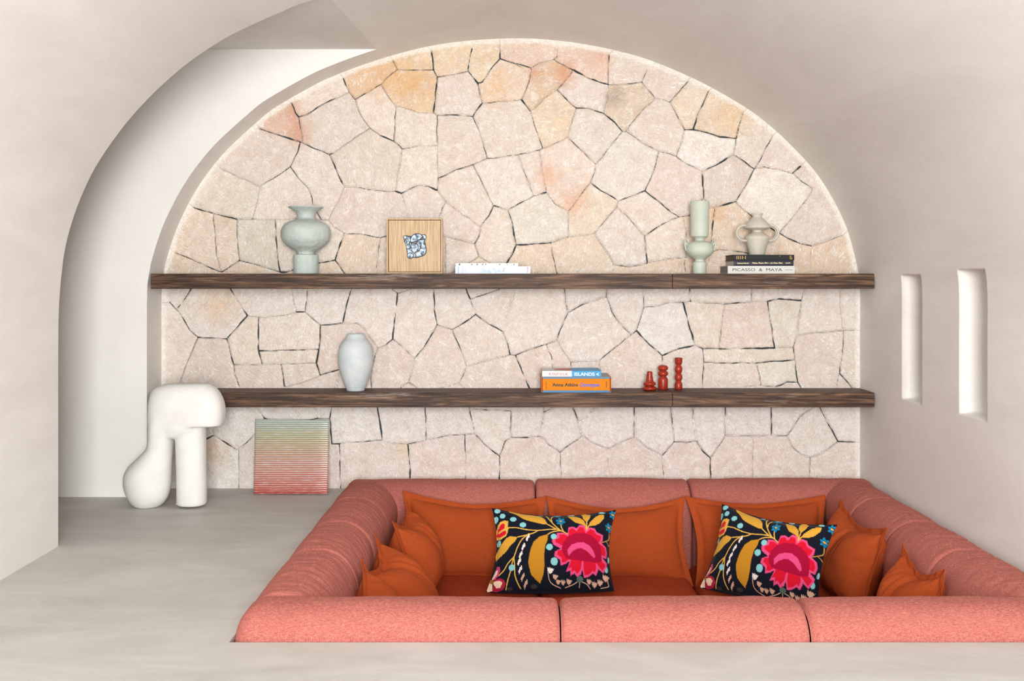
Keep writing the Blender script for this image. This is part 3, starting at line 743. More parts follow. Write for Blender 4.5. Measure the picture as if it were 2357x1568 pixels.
# ------------------------------------------------------------------ books
M_PAGE = simple('book_pages', (205,196,186), 0.9, 0.1)
M_PAGED = simple('book_pages_brown', (112,98,86), 0.9, 0.1)
def book(name, x0, x1, y0, y1, z0, z1, cover, label, cat='book', group=None, pages=M_PAGE, tc=0.0025, spine=None, inset=0.004):
    """lies flat, spine towards the viewer"""
    e = empty(name, ((x0+x1)/2, (y0+y1)/2, z0), label, cat, group)
    hx = (x1-x0)/2; hy = (y1-y0)/2; h = z1-z0
    box('cover', -hx, hx, -hy, hy, 0, tc, cover, e, 0.0005, 1)
    box('cover', -hx, hx, -hy, hy, h-tc, h, cover, e, 0.0005, 1)
    box('pages', -hx+inset, hx-inset, -hy+0.002, hy-inset, tc, h-tc, pages, e, 0.0003, 1)
    bm = bmesh.new()
    n = 8; vs1 = []
    for i in range(n+1):
        t = i/n; zz = h*t; yy = -hy-0.0022*math.sin(math.pi*t)
        vs1.append([bm.verts.new((-hx, yy, zz)), bm.verts.new((hx, yy, zz)), bm.verts.new((-hx, -hy+0.003, zz)), bm.verts.new((hx, -hy+0.003, zz))])
    for i in range(n):
        a, b = vs1[i], vs1[i+1]
        for q in ((a[0],a[1],b[1],b[0]), (a[2],b[2],b[3],a[3]), (a[0],b[0],b[2],a[2]), (a[1],a[3],b[3],b[1])): bm.faces.new(q)
    bm.faces.new((vs1[0][0],vs1[0][2],vs1[0][3],vs1[0][1])); bm.faces.new((vs1[-1][0],vs1[-1][1],vs1[-1][3],vs1[-1][2]))
    bm_obj('spine', bm, spine or cover, e)
    return e, hx, hy, h
YF = 5.343; KF = YF/F
bx = lambda px: (px-CX)*KF
def zat(py, d=YF): return CH-(py-CY)*d/F
M_BLK = simple('black_cloth', (26,27,31), 0.6, 0.35); M_NAVY = simple('navy_jacket', (22,28,44), 0.35, 0.5)
M_GREYC = simple('pale_grey_cover', (206,206,201), 0.6); M_INK = simple('black_ink', (16,16,18), 0.5)
M_GOLD = simple('gold_foil', (206,160,74), 0.35, 0.5); M_PALEGOLD = simple('pale_gold_ink', (232,214,168), 0.5)
gb = 'art books stacked under the beige vase'
e, hx, hy, h = book('hardback_book', bx(1675), bx(1829), YF, YF+0.205, ZU, ZU+0.0395, M_GREYC, 'thick pale grey book at the bottom of the stack under the beige vase', group=gb, pages=simple('grey_pages', (150,146,146), 0.9))
cxb = e.location.x
yt = -hy-0.0027
text('title_lettering', 'PICASSO  &  MAYA', M_INK, e, bx(1686)-cxb, bx(1800)-cxb, 0.0125, 0.0275, yt)
text('publisher_lettering', 'GAGOSIAN', M_INK, e, bx(1807)-cxb, bx(1824)-cxb, 0.018, 0.0215, yt, bold=0.02)
z1 = ZU+0.0395
e, hx, hy, h = book('hardback_book', bx(1689), bx(1826.5), YF, YF+0.205, z1, z1+0.0285, M_NAVY, 'navy book with pale title, middle of the stack under the beige vase', group=gb)
cxb = e.location.x; yt = -hy-0.0027
text('author_lettering', 'Rosamond Bernier', M_PALEGOLD, e, bx(1697)-cxb, bx(1724)-cxb, 0.0105, 0.0180, yt, bold=0.03)
text('title_lettering', 'Matisse, Picasso, Mir\u00f3 \u2014 As I Knew Them', M_PALEGOLD, e, bx(1731)-cxb, bx(1801)-cxb, 0.0095, 0.0195, yt, shear=0.3, bold=0.03)
text('publisher_lettering', 'KNOPF', M_PALEGOLD, e, bx(1808)-cxb, bx(1819)-cxb, 0.0115, 0.0175, yt, bold=0.03)
z2 = z1+0.0285
e, hx, hy, h = book('hardback_book', bx(1688), bx(1828), YF, YF+0.205, z2, z2+0.0288, M_BLK, 'black book with gilt spine bands directly beneath the beige vase', group=gb, pages=M_PAGED)
e3.location.z = z2+0.0288
cxb = e.location.x; yt = -hy-0.0027
for k, (px, w) in enumerate(((1695,1.6),(1699,1.6),(1703.5,1.4),(1708,1.6),(1711.5,0.8),(1715,1.4))):
    box('gilt_band', bx(px)-cxb, bx(px+w)-cxb, yt, yt+0.001, 0.006 if k != 4 else 0.012, 0.023 if k != 4 else 0.016, M_GOLD, e, 0.0)
text('gilt_lettering', 'ART\nNEW\nYORK', M_GOLD, e, bx(1817)-cxb, bx(1824)-cxb, 0.005, 0.024, yt, bold=0.03)
box('gilt_band', bx(1794)-cxb, bx(1796)-cxb, yt, yt+0.001, 0.021, 0.0235, M_GOLD, e, 0.0)

M_ICE = simple('ice_blue_jacket', (214,226,240), 0.5); M_BLUEI = simple('blue_ink', (96,160,206), 0.5); M_PINKI = simple('pink_ink', (214,90,160), 0.5)
M_LILAC = simple('lilac_ink', (196,150,206), 0.5); M_PAPERW = simple('white_jacket', (236,236,230), 0.5)
gw = 'pale art books lying beside the framed relief'
e, hx, hy, h = book('hardback_book', bx(1048), bx(1221), YF+0.005, YF+0.21, ZU, ZU+0.0375, M_ICE, 'ice-blue book with blue handwritten title, below the white spotted book', group=gw)
cxb = e.location.x; yt = -hy-0.0027
def pen(pts, w=0.0011):
    # handwriting in crop pixels: x 0..2357 over 1040..1240, y over 595..640
    q = [(bx(1040+x/11.785)-cxb, yt, CH-(595+y/11.785-CY)*KF-ZU+0.0012) for x, y in pts]
    return catmull(q, 4)
strokes = [[(765,365),(790,310),(840,270),(870,250),(862,320),(852,400)],[(765,370),(790,380),(840,340),(880,320)],[(880,350),(905,330),(900,390),(930,335),(950,340),(945,385)],
 [(985,340),(965,375),(995,380),(1015,290),(1005,380)],[(1025,345),(1035,380),(1055,345),(1060,400),(1000,405)],[(1085,310),(1100,275),(1125,340),(1150,270),(1165,340),(1190,255)],
 [(1180,350),(1170,378),(1200,375),(1195,345)],[(1215,350),(1225,375),(1245,340)],[(1255,370),(1290,280),(1265,360),(1300,335),(1300,372)],[(1320,345),(1315,370),(1345,365),(1335,340)],
 [(1355,355),(1375,360),(1400,330)],[(1390,365),(1430,255),(1400,350),(1450,350)]]
vv = []; ff = []
for st_ in strokes:
    q = pen(st_); 
    for i in range(len(q)-1):
        a = Vector(q[i]); b_ = Vector(q[i+1]); t = (b_-a); 
        if t.length < 1e-6: continue
        nrm = Vector((-t.z, 0, t.x)).normalized()*0.00055
        k = len(vv); vv += [a+nrm, a-nrm, b_-nrm, b_+nrm]; ff.append((k, k+1, k+2, k+3))
mesh_obj('handwritten_title', vv, ff, M_BLUEI, e, False)
text('publisher_lettering', 'TASCHEN', M_PINKI, e, bx(1213)-cxb, bx(1216)-cxb, 0.005, 0.034, yt, vertical=True, bold=0.03)
text('side_lettering', 'IN BLUE', M_BLUEI, e, bx(1053.8)-cxb, bx(1056)-cxb, 0.004, 0.034, yt, vertical=True, bold=0.06)
for px_, za, zb_ in ((1061, 0.013, 0.027), (1064.2, 0.004, 0.034), (1067.4, 0.012, 0.027), (1070.6, 0.009, 0.031)):
    text('side_lettering', 'GOLD' if zb_-za < 0.02 else 'DRAWINGS', M_LILAC, e, bx(px_)-cxb, bx(px_+1.7)-cxb, za, zb_, yt, vertical=True, bold=0.02)
z1 = ZU+0.0375
e, hx, hy, h = book('hardback_book', bx(1048.8), bx(1192.5), YF+0.005, YF+0.19, z1, z1+0.0165, M_PAPERW, 'thin white book with black spots on its spine, on top of the ice-blue book', group=gw)
cxb = e.location.x; yt = -hy-0.0026
for x, y, w, hh_ in ((208,168,20,26),(542,170,12,22),(690,168,16,20),(806,163,6,8),(838,172,13,20),(920,165,12,20),(1212,163,8,9),(1243,180,6,7),(1297,166,17,14),(1507,170,11,11),(1685,169,15,16)):
    cx_ = bx(1040+x/11.785)-cxb; cz_ = CH-(595+y/11.785-CY)*KF-z1+0.001; sc = KF/11.785
    pts = [(cx_+math.cos(t)*w*sc+math.sin(t)*4*sc, max(0.001, min(0.0155, cz_+math.sin(t)*hh_*sc))) for t in [i*math.pi/6 for i in range(12)]]
    mesh_obj('black_spot', [(p[0], yt, p[1]) for p in pts], [tuple(range(12))], M_INK, e, False)

# slipcased orange book + travel book
M_ORC = fabric('orange_silk_cloth', (206,98,10), (238,158,22), 600, 1.2, rough=0.5); M_CYAN = simple('cyan_edge', (56,132,184), 0.4)
M_ORS = simple('orange_slipcase', (212,96,32), 0.5); M_PURP = simple('blue_violet_ink', (70,84,200), 0.4); M_SLIP = simple('slipcase_blue_grey', (120,128,140), 0.4)
e = empty('slipcased_book', (bx(1326), YF+0.11, ZL), 'large orange cloth book in its slipcase, beneath the blue and white book', 'book', 'books on the lower shelf')
X0 = bx(1246)-e.location.x; X1 = bx(1406.8)-e.location.x; HB = 0.081
box('slipcase_side', X0, X0+0.004, -0.11, 0.11, 0, HB, M_ORS, e, 0.001, 1); box('slipcase_side', X1-0.004, X1, -0.11, 0.11, 0, HB, M_ORS, e, 0.001, 1)
box('slipcase_top', X0+0.004, X1-0.004, -0.11, 0.11, HB-0.004, HB, M_SLIP, e, 0.0006, 1)
box('slipcase_base', X0+0.004, X1-0.004, -0.11, 0.11, 0, 0.004, M_CYAN, e, 0.0006, 1)
box('cover', X0+0.006, X1-0.006, -0.106, 0.10, HB-0.010, HB-0.0045, M_CYAN, e, 0.0005, 1)
box('cover', X0+0.006, X1-0.006, -0.106, 0.10, 0.0045, 0.010, M_CYAN, e, 0.0005, 1)
box('spine', X0+0.006, X1-0.006, -0.108, 0.09, 0.010, HB-0.010, M_ORC, e, 0.002, 2)
yt = -0.1085
cxb = e.location.x; zz = lambda y: CH-(800+y/6.2026-CY)*KF-ZL
xx = lambda x: bx(1220+x/6.2026)-cxb
text('title_lettering', 'Anna Atkins', M_INK, e, xx(318), xx(685), zz(558), zz(508), yt, bold=0.03)
text('subtitle_lettering', 'Cyanotypes', M_PURP, e, xx(708), xx(998), zz(576), zz(505), yt, shear=0.35, bold=0.03)
text('publisher_lettering', 'TASCHEN', M_INK, e, xx(1083), xx(1100), zz(580), zz(487), yt, vertical=True, bold=0.03)
text('side_lettering', 'Peter Walther', M_INK, e, xx(224), xx(237), zz(598), zz(475), yt, vertical=True, bold=0.02)
M_SKY = simple('sky_blue_cover', (28,150,206), 0.45); M_WH = simple('white_ink', (244,244,242), 0.5); M_REDI = simple('red_ink', (196,50,46), 0.5)
M_PLG = simple('pale_grey_jacket', (222,222,222), 0.5); M_OVAL = simple('orange_oval_print', (204,96,50), 0.5)
z1 = ZL+HB
KB = (YF+0.012)/F
xb = lambda x: (1220+x/6.2026-CX)*KB
e = empty('travel_book', (xb(595), YF+0.112, z1), 'blue and white book with a two-tone spine, on top of the orange slipcased book', 'book', 'books on the lower shelf')
X0 = xb(172)-e.location.x; X1 = xb(1018)-e.location.x; XS = xb(598)-e.location.x; HB2 = 0.0290; Y0_ = -0.10; Y1_ = 0.09
box('pages', X0+0.003, X1-0.003, Y0_+0.003, Y1_-0.003, 0.002, HB2-0.002, M_PAGE, e, 0.0003, 1)
for za, zb_ in ((0, 0.002), (HB2-0.002, HB2)):
    box('cover', X0, XS, Y0_, Y1_, za, zb_, M_PLG, e, 0.0003, 1)
    box('cover', XS, X1, Y0_, Y1_, za, zb_, M_SKY, e, 0.0003, 1)
box('spine', X0, XS, Y0_-0.001, Y0_+0.003, 0, HB2, M_PLG, e, 0.0004, 1)
box('spine', XS, X1, Y0_-0.001, Y0_+0.003, 0, HB2, M_SKY, e, 0.0004, 1)
cxb = e.location.x; yt = Y0_-0.0015
zz = lambda y: CH-(800+y/6.2026-CY)*KB-z1
x2 = lambda x: xb(x)-cxb
text('title_lettering', 'KINFOLK', M_REDI, e, x2(272), x2(543), zz(398), zz(362), yt, spacing=1.25)
text('title_lettering', 'ISLANDS', M_WH, e, x2(634), x2(922), zz(405), zz(357), yt, bold=0.02)
mesh_obj('arrow_mark', [(x2(940), yt, zz(382)), (x2(985), yt, zz(408)), (x2(974), yt, zz(382)), (x2(985), yt, zz(357))], [(0,1,2),(0,2,3)], M_WH, e, False)
pts = []
for i in range(25):
    a = math.pi/2+math.pi*i/24; pts.append((XS+math.cos(a)*0.092, -0.005+math.sin(a)*0.062, HB2+0.0004))
mesh_obj('printed_oval', pts, [tuple(range(25))], M_OVAL, e, False)

# ------------------------------------------------------------------ framed relief
FY = 5.405; KR = FY/F
fx = lambda px: (px-CX)*KR
fz = lambda py: CH-(py-CY)*KR
fr = empty('framed_relief', (fx(954), FY+0.02, ZU), 'square light oak framed artwork with a small silver metal relief', 'artwork')
ox, oy, oz = fr.location
x0, x1, z0, z1 = fx(889.5)-ox, fx(1018.5)-ox, 0.0, fz(502.5)-oz
t = 3.6*KR
bm = bmesh.new()
for (a, b, c, d) in ((x0, x0+t, z0, z1), (x1-t, x1, z0, z1), (x0+t, x1-t, z0, z0+t), (x0+t, x1-t, z1-t, z1)):
    add_box(bm, a, b, -0.02, 0.02, c, d, 0.0008, 1)
bm_obj('frame', bm, M_OAK, fr)
box('backing_shadow_gap', x0+t, x1-t, 0.004, 0.018, z0+t, z1-t, simple('dark_gap', (70,48,30), 0.8), fr, 0)
box('panel', x0+t+0.0025, x1-t-0.0025, -0.012, 0.010, z0+t+0.0025, z1-t-0.0025, M_OAK, fr, 0.0005, 1)
mm = Mat('brushed_pewter', rough=0.38); mm.b.inputs['Metallic'].default_value = 0.35
n_ = mm.noise(mm.coord(), 55, 3, 0.6)
mm.color(mm.ramp(n_, [(0.40, (40,46,52)), (0.5, (108,122,134)), (0.60, (150,166,176))])); mm.bump(mm.noise(mm.coord(), 90, 3), 0.2, 0.003)
M_PEW = mm.m; M_LEAD = simple('blackened_edge', (18,18,20), 0.5)
def rel(pts, lift):
    q = [(fx(920+x/19.6)-ox, fz(525+y/19.6)-oz) for x, y in pts]
    cx_ = sum(p[0] for p in q)/len(q); cz_ = sum(p[1] for p in q)/len(q)
    out = []
    for x, z in q:
        L_ = math.hypot(x-cx_, z-cz_); k = 1+0.0022/max(L_, 1e-5); out.append((cx_+(x-cx_)*k, cz_+(z-cz_)*k))
    q = [(cx_+(x-cx_)*0.93, cz_+(z-cz_)*0.93) for x, z in q]
    o = poly_prism('relief_piece', q, -0.012-lift-0.0025, -0.0125, M_PEW, fr, 0.0004)
    poly_prism('relief_outline', out, -0.012-lift-0.0015, -0.0122, M_LEAD, o)
def circ(cx_, cy_, r, a0=0, a1=360, n=20, sx=1.0): return [(cx_+r*sx*math.cos(math.radians(a0+(a1-a0)*i/n)), cy_+r*math.sin(math.radians(a0+(a1-a0)*i/n))) for i in range(n+1)]
rel([(160,360),(320,350),(500,370),(470,480),(460,640),(400,640),(215,640)], 0.001)
rel([(1000,310),(1150,300),(1175,400),(1160,530),(1110,540),(1100,480),(940,500),(1070,400)], 0.001)
rel([(440,640),(520,640),(540,860),(660,1180),(715,1200),(720,1310),(600,1330),(350,1170),(310,930)], 0.0012)
rel([(740,590),(880,545),(925,700),(930,850),(900,980),(800,1060),(770,1030),(830,900),(820,780),(720,690)], 0.0014)
rel([(880,530),(1100,480),(1150,700),(1190,950),(1180,1120),(1110,1220),(960,1280),(740,1345),(700,1170),(840,1090),(920,970),(940,820),(910,660)], 0.002)
rel([(480,640),(480,500),(520,400),(600,310),(720,255),(850,255),(960,300),(1070,400),(880,520),(740,590),(600,630)], 0.004)
rel([(520,670),(640,675),(740,710),(820,790),(835,900),(780,1030),(640,1165),(560,1020),(515,860)], 0.003)
rel([(230,570),(250,495),(310,470),(370,500),(410,600),(490,840),(490,910),(420,950),(340,940),(300,860)], 0.0035)
rel(circ(475, 1245, 128, n=24)[:-1], 0.0035)

# ------------------------------------------------------------------ ribbed glass panel leaning on the wall
def glass_panel():
    yb = 5.412; zt = 0.372; yt_ = 5.535
    bl = W(585,1138,yb); br = W(755.5,1139.5,yb); tl = W(588.5,966,yt_); tr = W(758.5,968,yt_)
    bl.z = br.z = 0.003
    up = ((tl-bl)+(tr-br))/2; rt = ((br-bl)+(tr-tl))/2; nrm = rt.cross(up).normalized()
    if nrm.y > 0: nrm = -nrm
    e = empty('ribbed_glass_panel', ((bl+br)/2)[:], 'square ribbed glass panel fading from red to pale green, leaning on the stone', 'artwork')
    o0 = Vector(e.location)
    H = 320; R = 34; vs_ = []; fs = []
    th = 0.009
    for i in range(H+1):
        t = i/H
        ph = (t*R) % 1.0
        rib = (abs(math.sin(math.pi*t*R)))**0.6*0.0042 if 0.01 < t < 0.97 else 0.002
        a = bl.lerp(tl, t); b = br.lerp(tr, t)
        for u in (0, 0.02, 0.25, 0.5, 0.75, 0.98, 1.0):
            vs_.append(a.lerp(b, u)+nrm*(th+(rib if 0.01 < u < 0.99 else 0.0015))-o0)
        for u in (1.0, 0.0):
            vs_.append(a.lerp(b, u)-o0)
    m_ = 9
    for i in range(H):
        for j in range(m_):
            j2 = (j+1) % m_; fs.append((i*m_+j, i*m_+j2, (i+1)*m_+j2, (i+1)*m_+j))
    fs.append(tuple(range(m_))[::-1]); fs.append(tuple(H*m_+j for j in range(m_)))
    m = Mat('kiln_glass', rough=0.22, spec=0.6)
    geo = m.node('ShaderNodeTexCoord'); sep = m.node('ShaderNodeSeparateXYZ'); m.link(geo.outputs['Object'], sep.inputs[0])
    tz = m.math('DIVIDE', sep.outputs['Z'], 0.369)
    groove = m.math('ABSOLUTE', m.math('SINE', m.math('MULTIPLY', tz, math.pi*R)))
    gr = m.ramp(m.math('ADD', groove, m.math('MULTIPLY', m.math('SUBTRACT', m.noise(m.coord((1,1,1)), 120, 3), 0.5), 0.35)), [(0.26, BW[1]), (0.50, BW[0])])
    deep = m.ramp(tz, [(0.0, (140,20,8)), (0.12, (160,36,18)), (0.30, (178,62,36)), (0.42, (190,96,66)), (0.52, (190,104,48)), (0.68, (172,122,36)), (0.84, (160,146,64)), (0.97, (150,166,146))])
    pale = m.ramp(tz, [(0.0, (176,60,46)), (0.08, (196,128,114)), (0.3, (198,166,156)), (0.5, (188,174,160)), (0.75, (184,184,164)), (1.0, (186,198,192))])
    sx = m.noise(m.coord((6,1,60)), 3, 3)
    pale = m.mix(m.math('MULTIPLY', m.ramp(sx, [(0.5, BW[0]), (0.7, BW[1])]), 0.5), pale, (226,220,224))
    m.color(m.mix(gr, pale, deep))
    m.bump(m.noise(m.coord(), 160, 3), 0.12, 0.003)
    m.b.inputs['Transmission Weight'].default_value = 0.12
    m.b.inputs['Coat Weight'].default_value = 0.35; m.b.inputs['Coat Roughness'].default_value = 0.15
    mesh_obj('glass_sheet', vs_, fs, m.m, e)
glass_panel()

# ------------------------------------------------------------------ white ceramic sculpture
def sculpture():
    d = 5.125; s = d/F
    cxp = 388.0
    e = empty('ceramic_sculpture', ((cxp-CX)*s, d, 0.0), 'tall white ceramic sculpture with a bulbous leg, straight leg and overhanging head', 'sculpture')
    X = lambda x: (260+x/4.6133-cxp)*s
    Z = lambda y: (1163.2-(850+y/4.6133))*s
    bm = bmesh.new()
    def part(rows, seg=40, ex=2.4):
        """rows: (y, left, right, half_depth, exponent, y_offset)"""
        rings = []
        rr = [r for r in catmull([tuple(map(float, r)) for r in rows], 5)]
        for (y, l, r, hd, n, yo) in rr:
            cx_ = (X(l)+X(r))/2; hx = max((X(r)-X(l))/2, 0.002)
            ring = []
            for j in range(seg):
                a = 2*math.pi*j/seg; ca, sa = math.cos(a), math.sin(a)
                ring.append(bm.verts.new((cx_+hx*math.copysign(abs(ca)**(2/n), ca), yo+hd*math.copysign(abs(sa)**(2/n), sa), Z(y))))
            rings.append(ring)
        for a, b in zip(rings[:-1], rings[1:]):
            for j in range(seg):
                bm.faces.new((a[j], a[(j+1) % seg], b[(j+1) % seg], b[j]))
        bm.faces.new(rings[0][::-1]); bm.faces.new(rings[-1])
    # bulbous left leg
    part([(1448,245,480,0.052,2,0),(1440,228,500,0.058,2,0),(1400,192,545,0.078,2,0),(1340,158,582,0.095,2,0),(1260,127,604,0.105,2,0),(1180,117,614,0.108,2,0),(1100,126,617,0.105,2,0),
          (1020,170,620,0.098,2,0),(950,240,624,0.088,2,0),(890,305,628,0.080,2.1,0),(830,358,632,0.076,2.2,0),(770,378,636,0.077,2.4,0),(700,384,648,0.080,2.5,0),(640,386,680,0.085,2.6,0),(560,392,700,0.088,2.6,0),(480,400,700,0.088,2.6,0)])
    # straight right leg
    part([(1430,700,972,0.058,2.2,0),(1418,686,986,0.066,2.2,0),(1380,681,993,0.069,2.2,0),(1150,680,992,0.069,2.2,0),(1000,676,989,0.069,2.2,0),(800,670,986,0.069,2.3,0),(560,660,983,0.070,2.4,0)])
    # torso
    part([(716,560,760,0.045,2.4,0),(695,470,850,0.066,2.4,0),(660,400,955,0.076,2.6,0),(620,390,960,0.084,3.0,0),(585,388,940,0.089,3.2,0),(500,392,920,0.090,3.2,0)])
    # head with its overhang
    part([(583,386,1160,0.084,3.4,0),(578,384,1168,0.088,3.4,0),(520,383,1180,0.093,3.4,0),(440,384,1185,0.095,3.3,0),(360,387,1176,0.095,3.1,0),(300,393,1160,0.093,2.9,0),
          (240,408,1132,0.088,2.7,0),(200,432,1104,0.080,2.6,0),(165,490,1062,0.066,2.5,0),(145,560,1025,0.050,2.4,0),(137,640,990,0.034,2.3,0)])
    bmesh.ops.recalc_face_normals(bm, faces=bm.faces)
    me = bpy.data.meshes.new('tmp'); bm.to_mesh(me); bm.free()
    to = bpy.data.objects.new('tmp', me); C.objects.link(to)
    r = to.modifiers.new('r', 'REMESH'); r.mode = 'VOXEL'; r.voxel_size = 0.0045
    sm = to.modifiers.new('s', 'SMOOTH'); sm.factor = 0.5; sm.iterations = 20
    bpy.context.view_layer.update()
    me2 = bpy.data.meshes.new_from_object(to.evaluated_get(bpy.context.evaluated_depsgraph_get()))
    bpy.data.objects.remove(to)
    me2.name = 'body'; me2.materials.clear(); me2.materials.append(M_WHITEC)
    zmin = min(v.co.z for v in me2.vertices)
    for v in me2.vertices: v.co.z -= zmin
    me2.polygons.foreach_set('use_smooth', [True]*len(me2.polygons))
    o = bpy.data.objects.new('body', me2); C.objects.link(o); o.parent = e
    tube('cable', catmull([(X(690), 0.04, 0.006), (X(660), 0.03, 0.005), (X(640), 0.06, 0.005), (X(670), 0.12, 0.005)], 5), 0.004, M_WHITEC, e)
sculpture()

# ------------------------------------------------------------------ sunken sofa
sofa = empty('sunken_sofa', ((PX0+PX1)/2, (PY0+PY1)/2, ZP), 'salmon pink sectional sofa sunk into the floor, with rust seat cushions', 'sofa')
SO = Vector(sofa.location)
BZ = 0.088; BWID = 0.292; ZSEAT = -0.318
def bolster(axis, a0, a1, out, sgn, seed, top=BZ, width=BWID, end0=True, end1=True, r0=None, r1_=None):
    """axis 'x' or 'y': runs a0..a1; out = coordinate of outer face; sgn=+1 when inner side lies at larger coordinate"""
    rnd = random.Random(seed); sec_top = top
    n = max(30, int((a1-a0)*(220 if axis == 'y' else 90))); mring = 56
    P = []
    zb = -0.50
    # cross-section (across, z): outer face up, round top, inner face down
    sec = []
    r1 = 0.085; r2 = 0.15
    sec.append((0.012, zb)); 
    for k in range(9): sec.append((0.004, zb+(top-r1-zb)*(k+1)/9.0))
    for k in range(1, 16):
        a = math.pi-(math.pi/2)*k/15; sec.append((0.004+r1*1.25+r1*1.25*math.cos(a), top-r1+r1*math.sin(a)))
    for k in range(1, 18):
        a = math.pi/2-(math.pi/2)*k/17; sec.append((width-r2+r2*math.cos(a), top-r2*1.1+r2*1.1*math.sin(a)))
    for k in range(1, 10): sec.append((width-0.012*math.sin(k/9*math.pi), top-r2*1.1+(zb-(top-r2*1.1))*k/9))
    top += rnd.uniform(-0.003, 0.003) if axis == 'x' else 0; inn = rnd.uniform(-0.006, 0.004)
    sec = [(a_+(inn if a_ > width*0.6 else 0), z_+(top-sec_top if z_ > top-0.2 else 0)) for a_, z_ in sec]
    cm = (width/2, (top+zb)/2)
    for i in range(n+1):
        # finer towards ends for the rounded shoulders
        t = i/n; t = 0.5-0.5*math.cos(math.pi*t); t = 0.6*t+0.4*(i/n)
        p = a0+(a1-a0)*t
        e0 = (p-a0); e1 = (a1-p); rr = 0.018 if axis == 'y' else 0.020
        ds = 0.011 if axis == 'y' else 0.015
        shrink = 0.0
        for ed, ro in ((e0, r0), (e1, r1_)):
            ra = ro or rr; dd = (ro*0.75) if ro else ds
            if ed < ra:
                q = 1-(ed/ra); shrink = max(shrink, (1-math.sqrt(max(0.0, 1-q*q)))*dd)
        ring = []
        puff = 0.006*math.sin(math.pi*t)
        for j, (ac, z) in enumerate(sec):
            dx = ac-cm[0]; dz = z-cm[1]
            # inset towards the core by 'shrink'
            L_ = math.hypot(dx, dz*0.6)+1e-6
            ac2 = ac-dx/L_*shrink; z2 = z-(dz/L_)*shrink*0.9
            w = 0.0035*mnoise.noise(Vector((p*(9 if axis == 'x' else 34)+seed*7, ac*14, z*9)))
            if axis == 'y': w += (0.0032*mnoise.noise(Vector((p*46+ac*22+seed, ac*5, z*4)))+0.0009*mnoise.noise(Vector((p*150+ac*60+seed, ac*7, z*5))))*max(0, 1-abs(z-top)/0.35)
            z2 += w+(puff if z > top-0.12 else 0)
            ac2 += w*0.5*sgn
            c = out+sgn*ac2
            ring.append(Vector((p, c, z2) if axis == 'x' else (c, p, z2))-SO)
        P.append(ring)
    vs_ = [v for r in P for v in r]; mr = len(sec); fs = []
    flip = (axis == 'x') == (sgn > 0)
    for i in range(n):
        for j in range(mr):
            j2 = (j+1) % mr
            q = (i*mr+j, i*mr+j2, (i+1)*mr+j2, (i+1)*mr+j); fs.append(q if flip else q[::-1])
    fs.append(tuple(range(mr))); fs.append(tuple(n*mr+j for j in range(mr))[::-1])
    o = mesh_obj('backrest_bolster', vs_, fs, M_PINK, sofa)
    return o
gap = 0.0022
# front row
xs_f = [PX0+0.002, (1290-CX)*(3.24/F), (1862-CX)*(3.24/F), PX1-0.004]
for i in range(3): bolster('x', xs_f[i]+gap, xs_f[i+1]-gap, PY0+0.002, +1, 11+i, r0=0.075 if i == 0 else None)
# back row
xs_b = [PX0+0.002, 0.120, 0.915, PX1-0.004]
for i in range(3): bolster('x', xs_b[i]+gap, xs_b[i+1]-gap, PY1-0.022, -1, 21+i, top=0.072, r0=0.06 if i == 0 else None)
ys_c = [PY0+BWID-0.095, 3.96, 4.42, 4.90, PY1-BWID-0.016]
for i in range(4):
    bolster('y', ys_c[i]+0.003, ys_c[i+1]-0.003+(0.03 if i == 3 else 0), PX0+0.002, +1, 31+i, top=0.091)
    bolster('y', ys_c[i]+0.003, ys_c[i+1]-0.003+(0.03 if i == 3 else 0), PX1-0.004, -1, 41+i, top=0.091)
# seat cushions
def seat(x0, x1, y0, y1, seed, top=ZSEAT, h=0.16):
    nx_, ny_ = 40, 34; P = []; vs_ = []; fs = []
    def rf(e, r): return math.sqrt(max(0, 1-(1-min(e, r)/r)**2))
    for side in (1, -1):
        for i in range(nx_+1):
            for j in range(ny_+1):
                u = 0.5-0.5*math.cos(math.pi*i/nx_); v = 0.5-0.5*math.cos(math.pi*j/ny_)
                x = x0+(x1-x0)*u; y = y0+(y1-y0)*v
                e = min(x-x0, x1-x, 9), min(y-y0, y1-y)
                k = rf(e[0], 0.05)*rf(e[1], 0.05)
                crown = 0.014*math.sin(math.pi*u)*math.sin(math.pi*v)
                wr = 0.006*mnoise.noise(Vector((x*6+seed, y*9, 0)))+0.004*mnoise.noise(Vector((x*25, y*8+seed, 0)))
                z = top-h/2+side*(h/2*k)+(crown+wr if side > 0 else 0)
                vs_.append(Vector((x, y, z))-SO)
    N = (nx_+1)*(ny_+1)
    for s_ in range(2):
        for i in range(nx_):
            for j in range(ny_):
                a = s_*N+i*(ny_+1)+j; q = (a, a+ny_+1, a+ny_+2, a+1); fs.append(q if s_ == 0 else q[::-1])
    me_ = mesh_obj('seat_cushion', vs_, fs, M_SEAT, sofa); me_['label'] = 'rust orange seat cushion'
    bm = bmesh.new(); bm.from_mesh(me_.data); bmesh.ops.remove_doubles(bm, verts=bm.verts, dist=0.0002); bm.to_mesh(me_.data); bm.free()
xi0, xi1 = PX0+BWID, PX1-BWID
yi0, yi1 = PY0+BWID, PY1-BWID-0.02
sx_ = [xi0, 0.130, 0.872, xi1]
for i in range(3):
    seat(sx_[i]+0.001, sx_[i+1]-0.001, 4.640, yi1, i+1)
    seat(sx_[i]+0.001, sx_[i+1]-0.001, yi0, 4.636, i+5, top=ZSEAT+0.004)
bm = bmesh.new(); add_box(bm, xi0+0.01-SO.x, xi1-0.01-SO.x, yi0+0.01-SO.y, yi1-0.01-SO.y, ZP-SO.z+0.002, ZSEAT-0.15-SO.z, 0.01, 2)
bm_obj('seat_base', bm, M_SEAT, sofa)

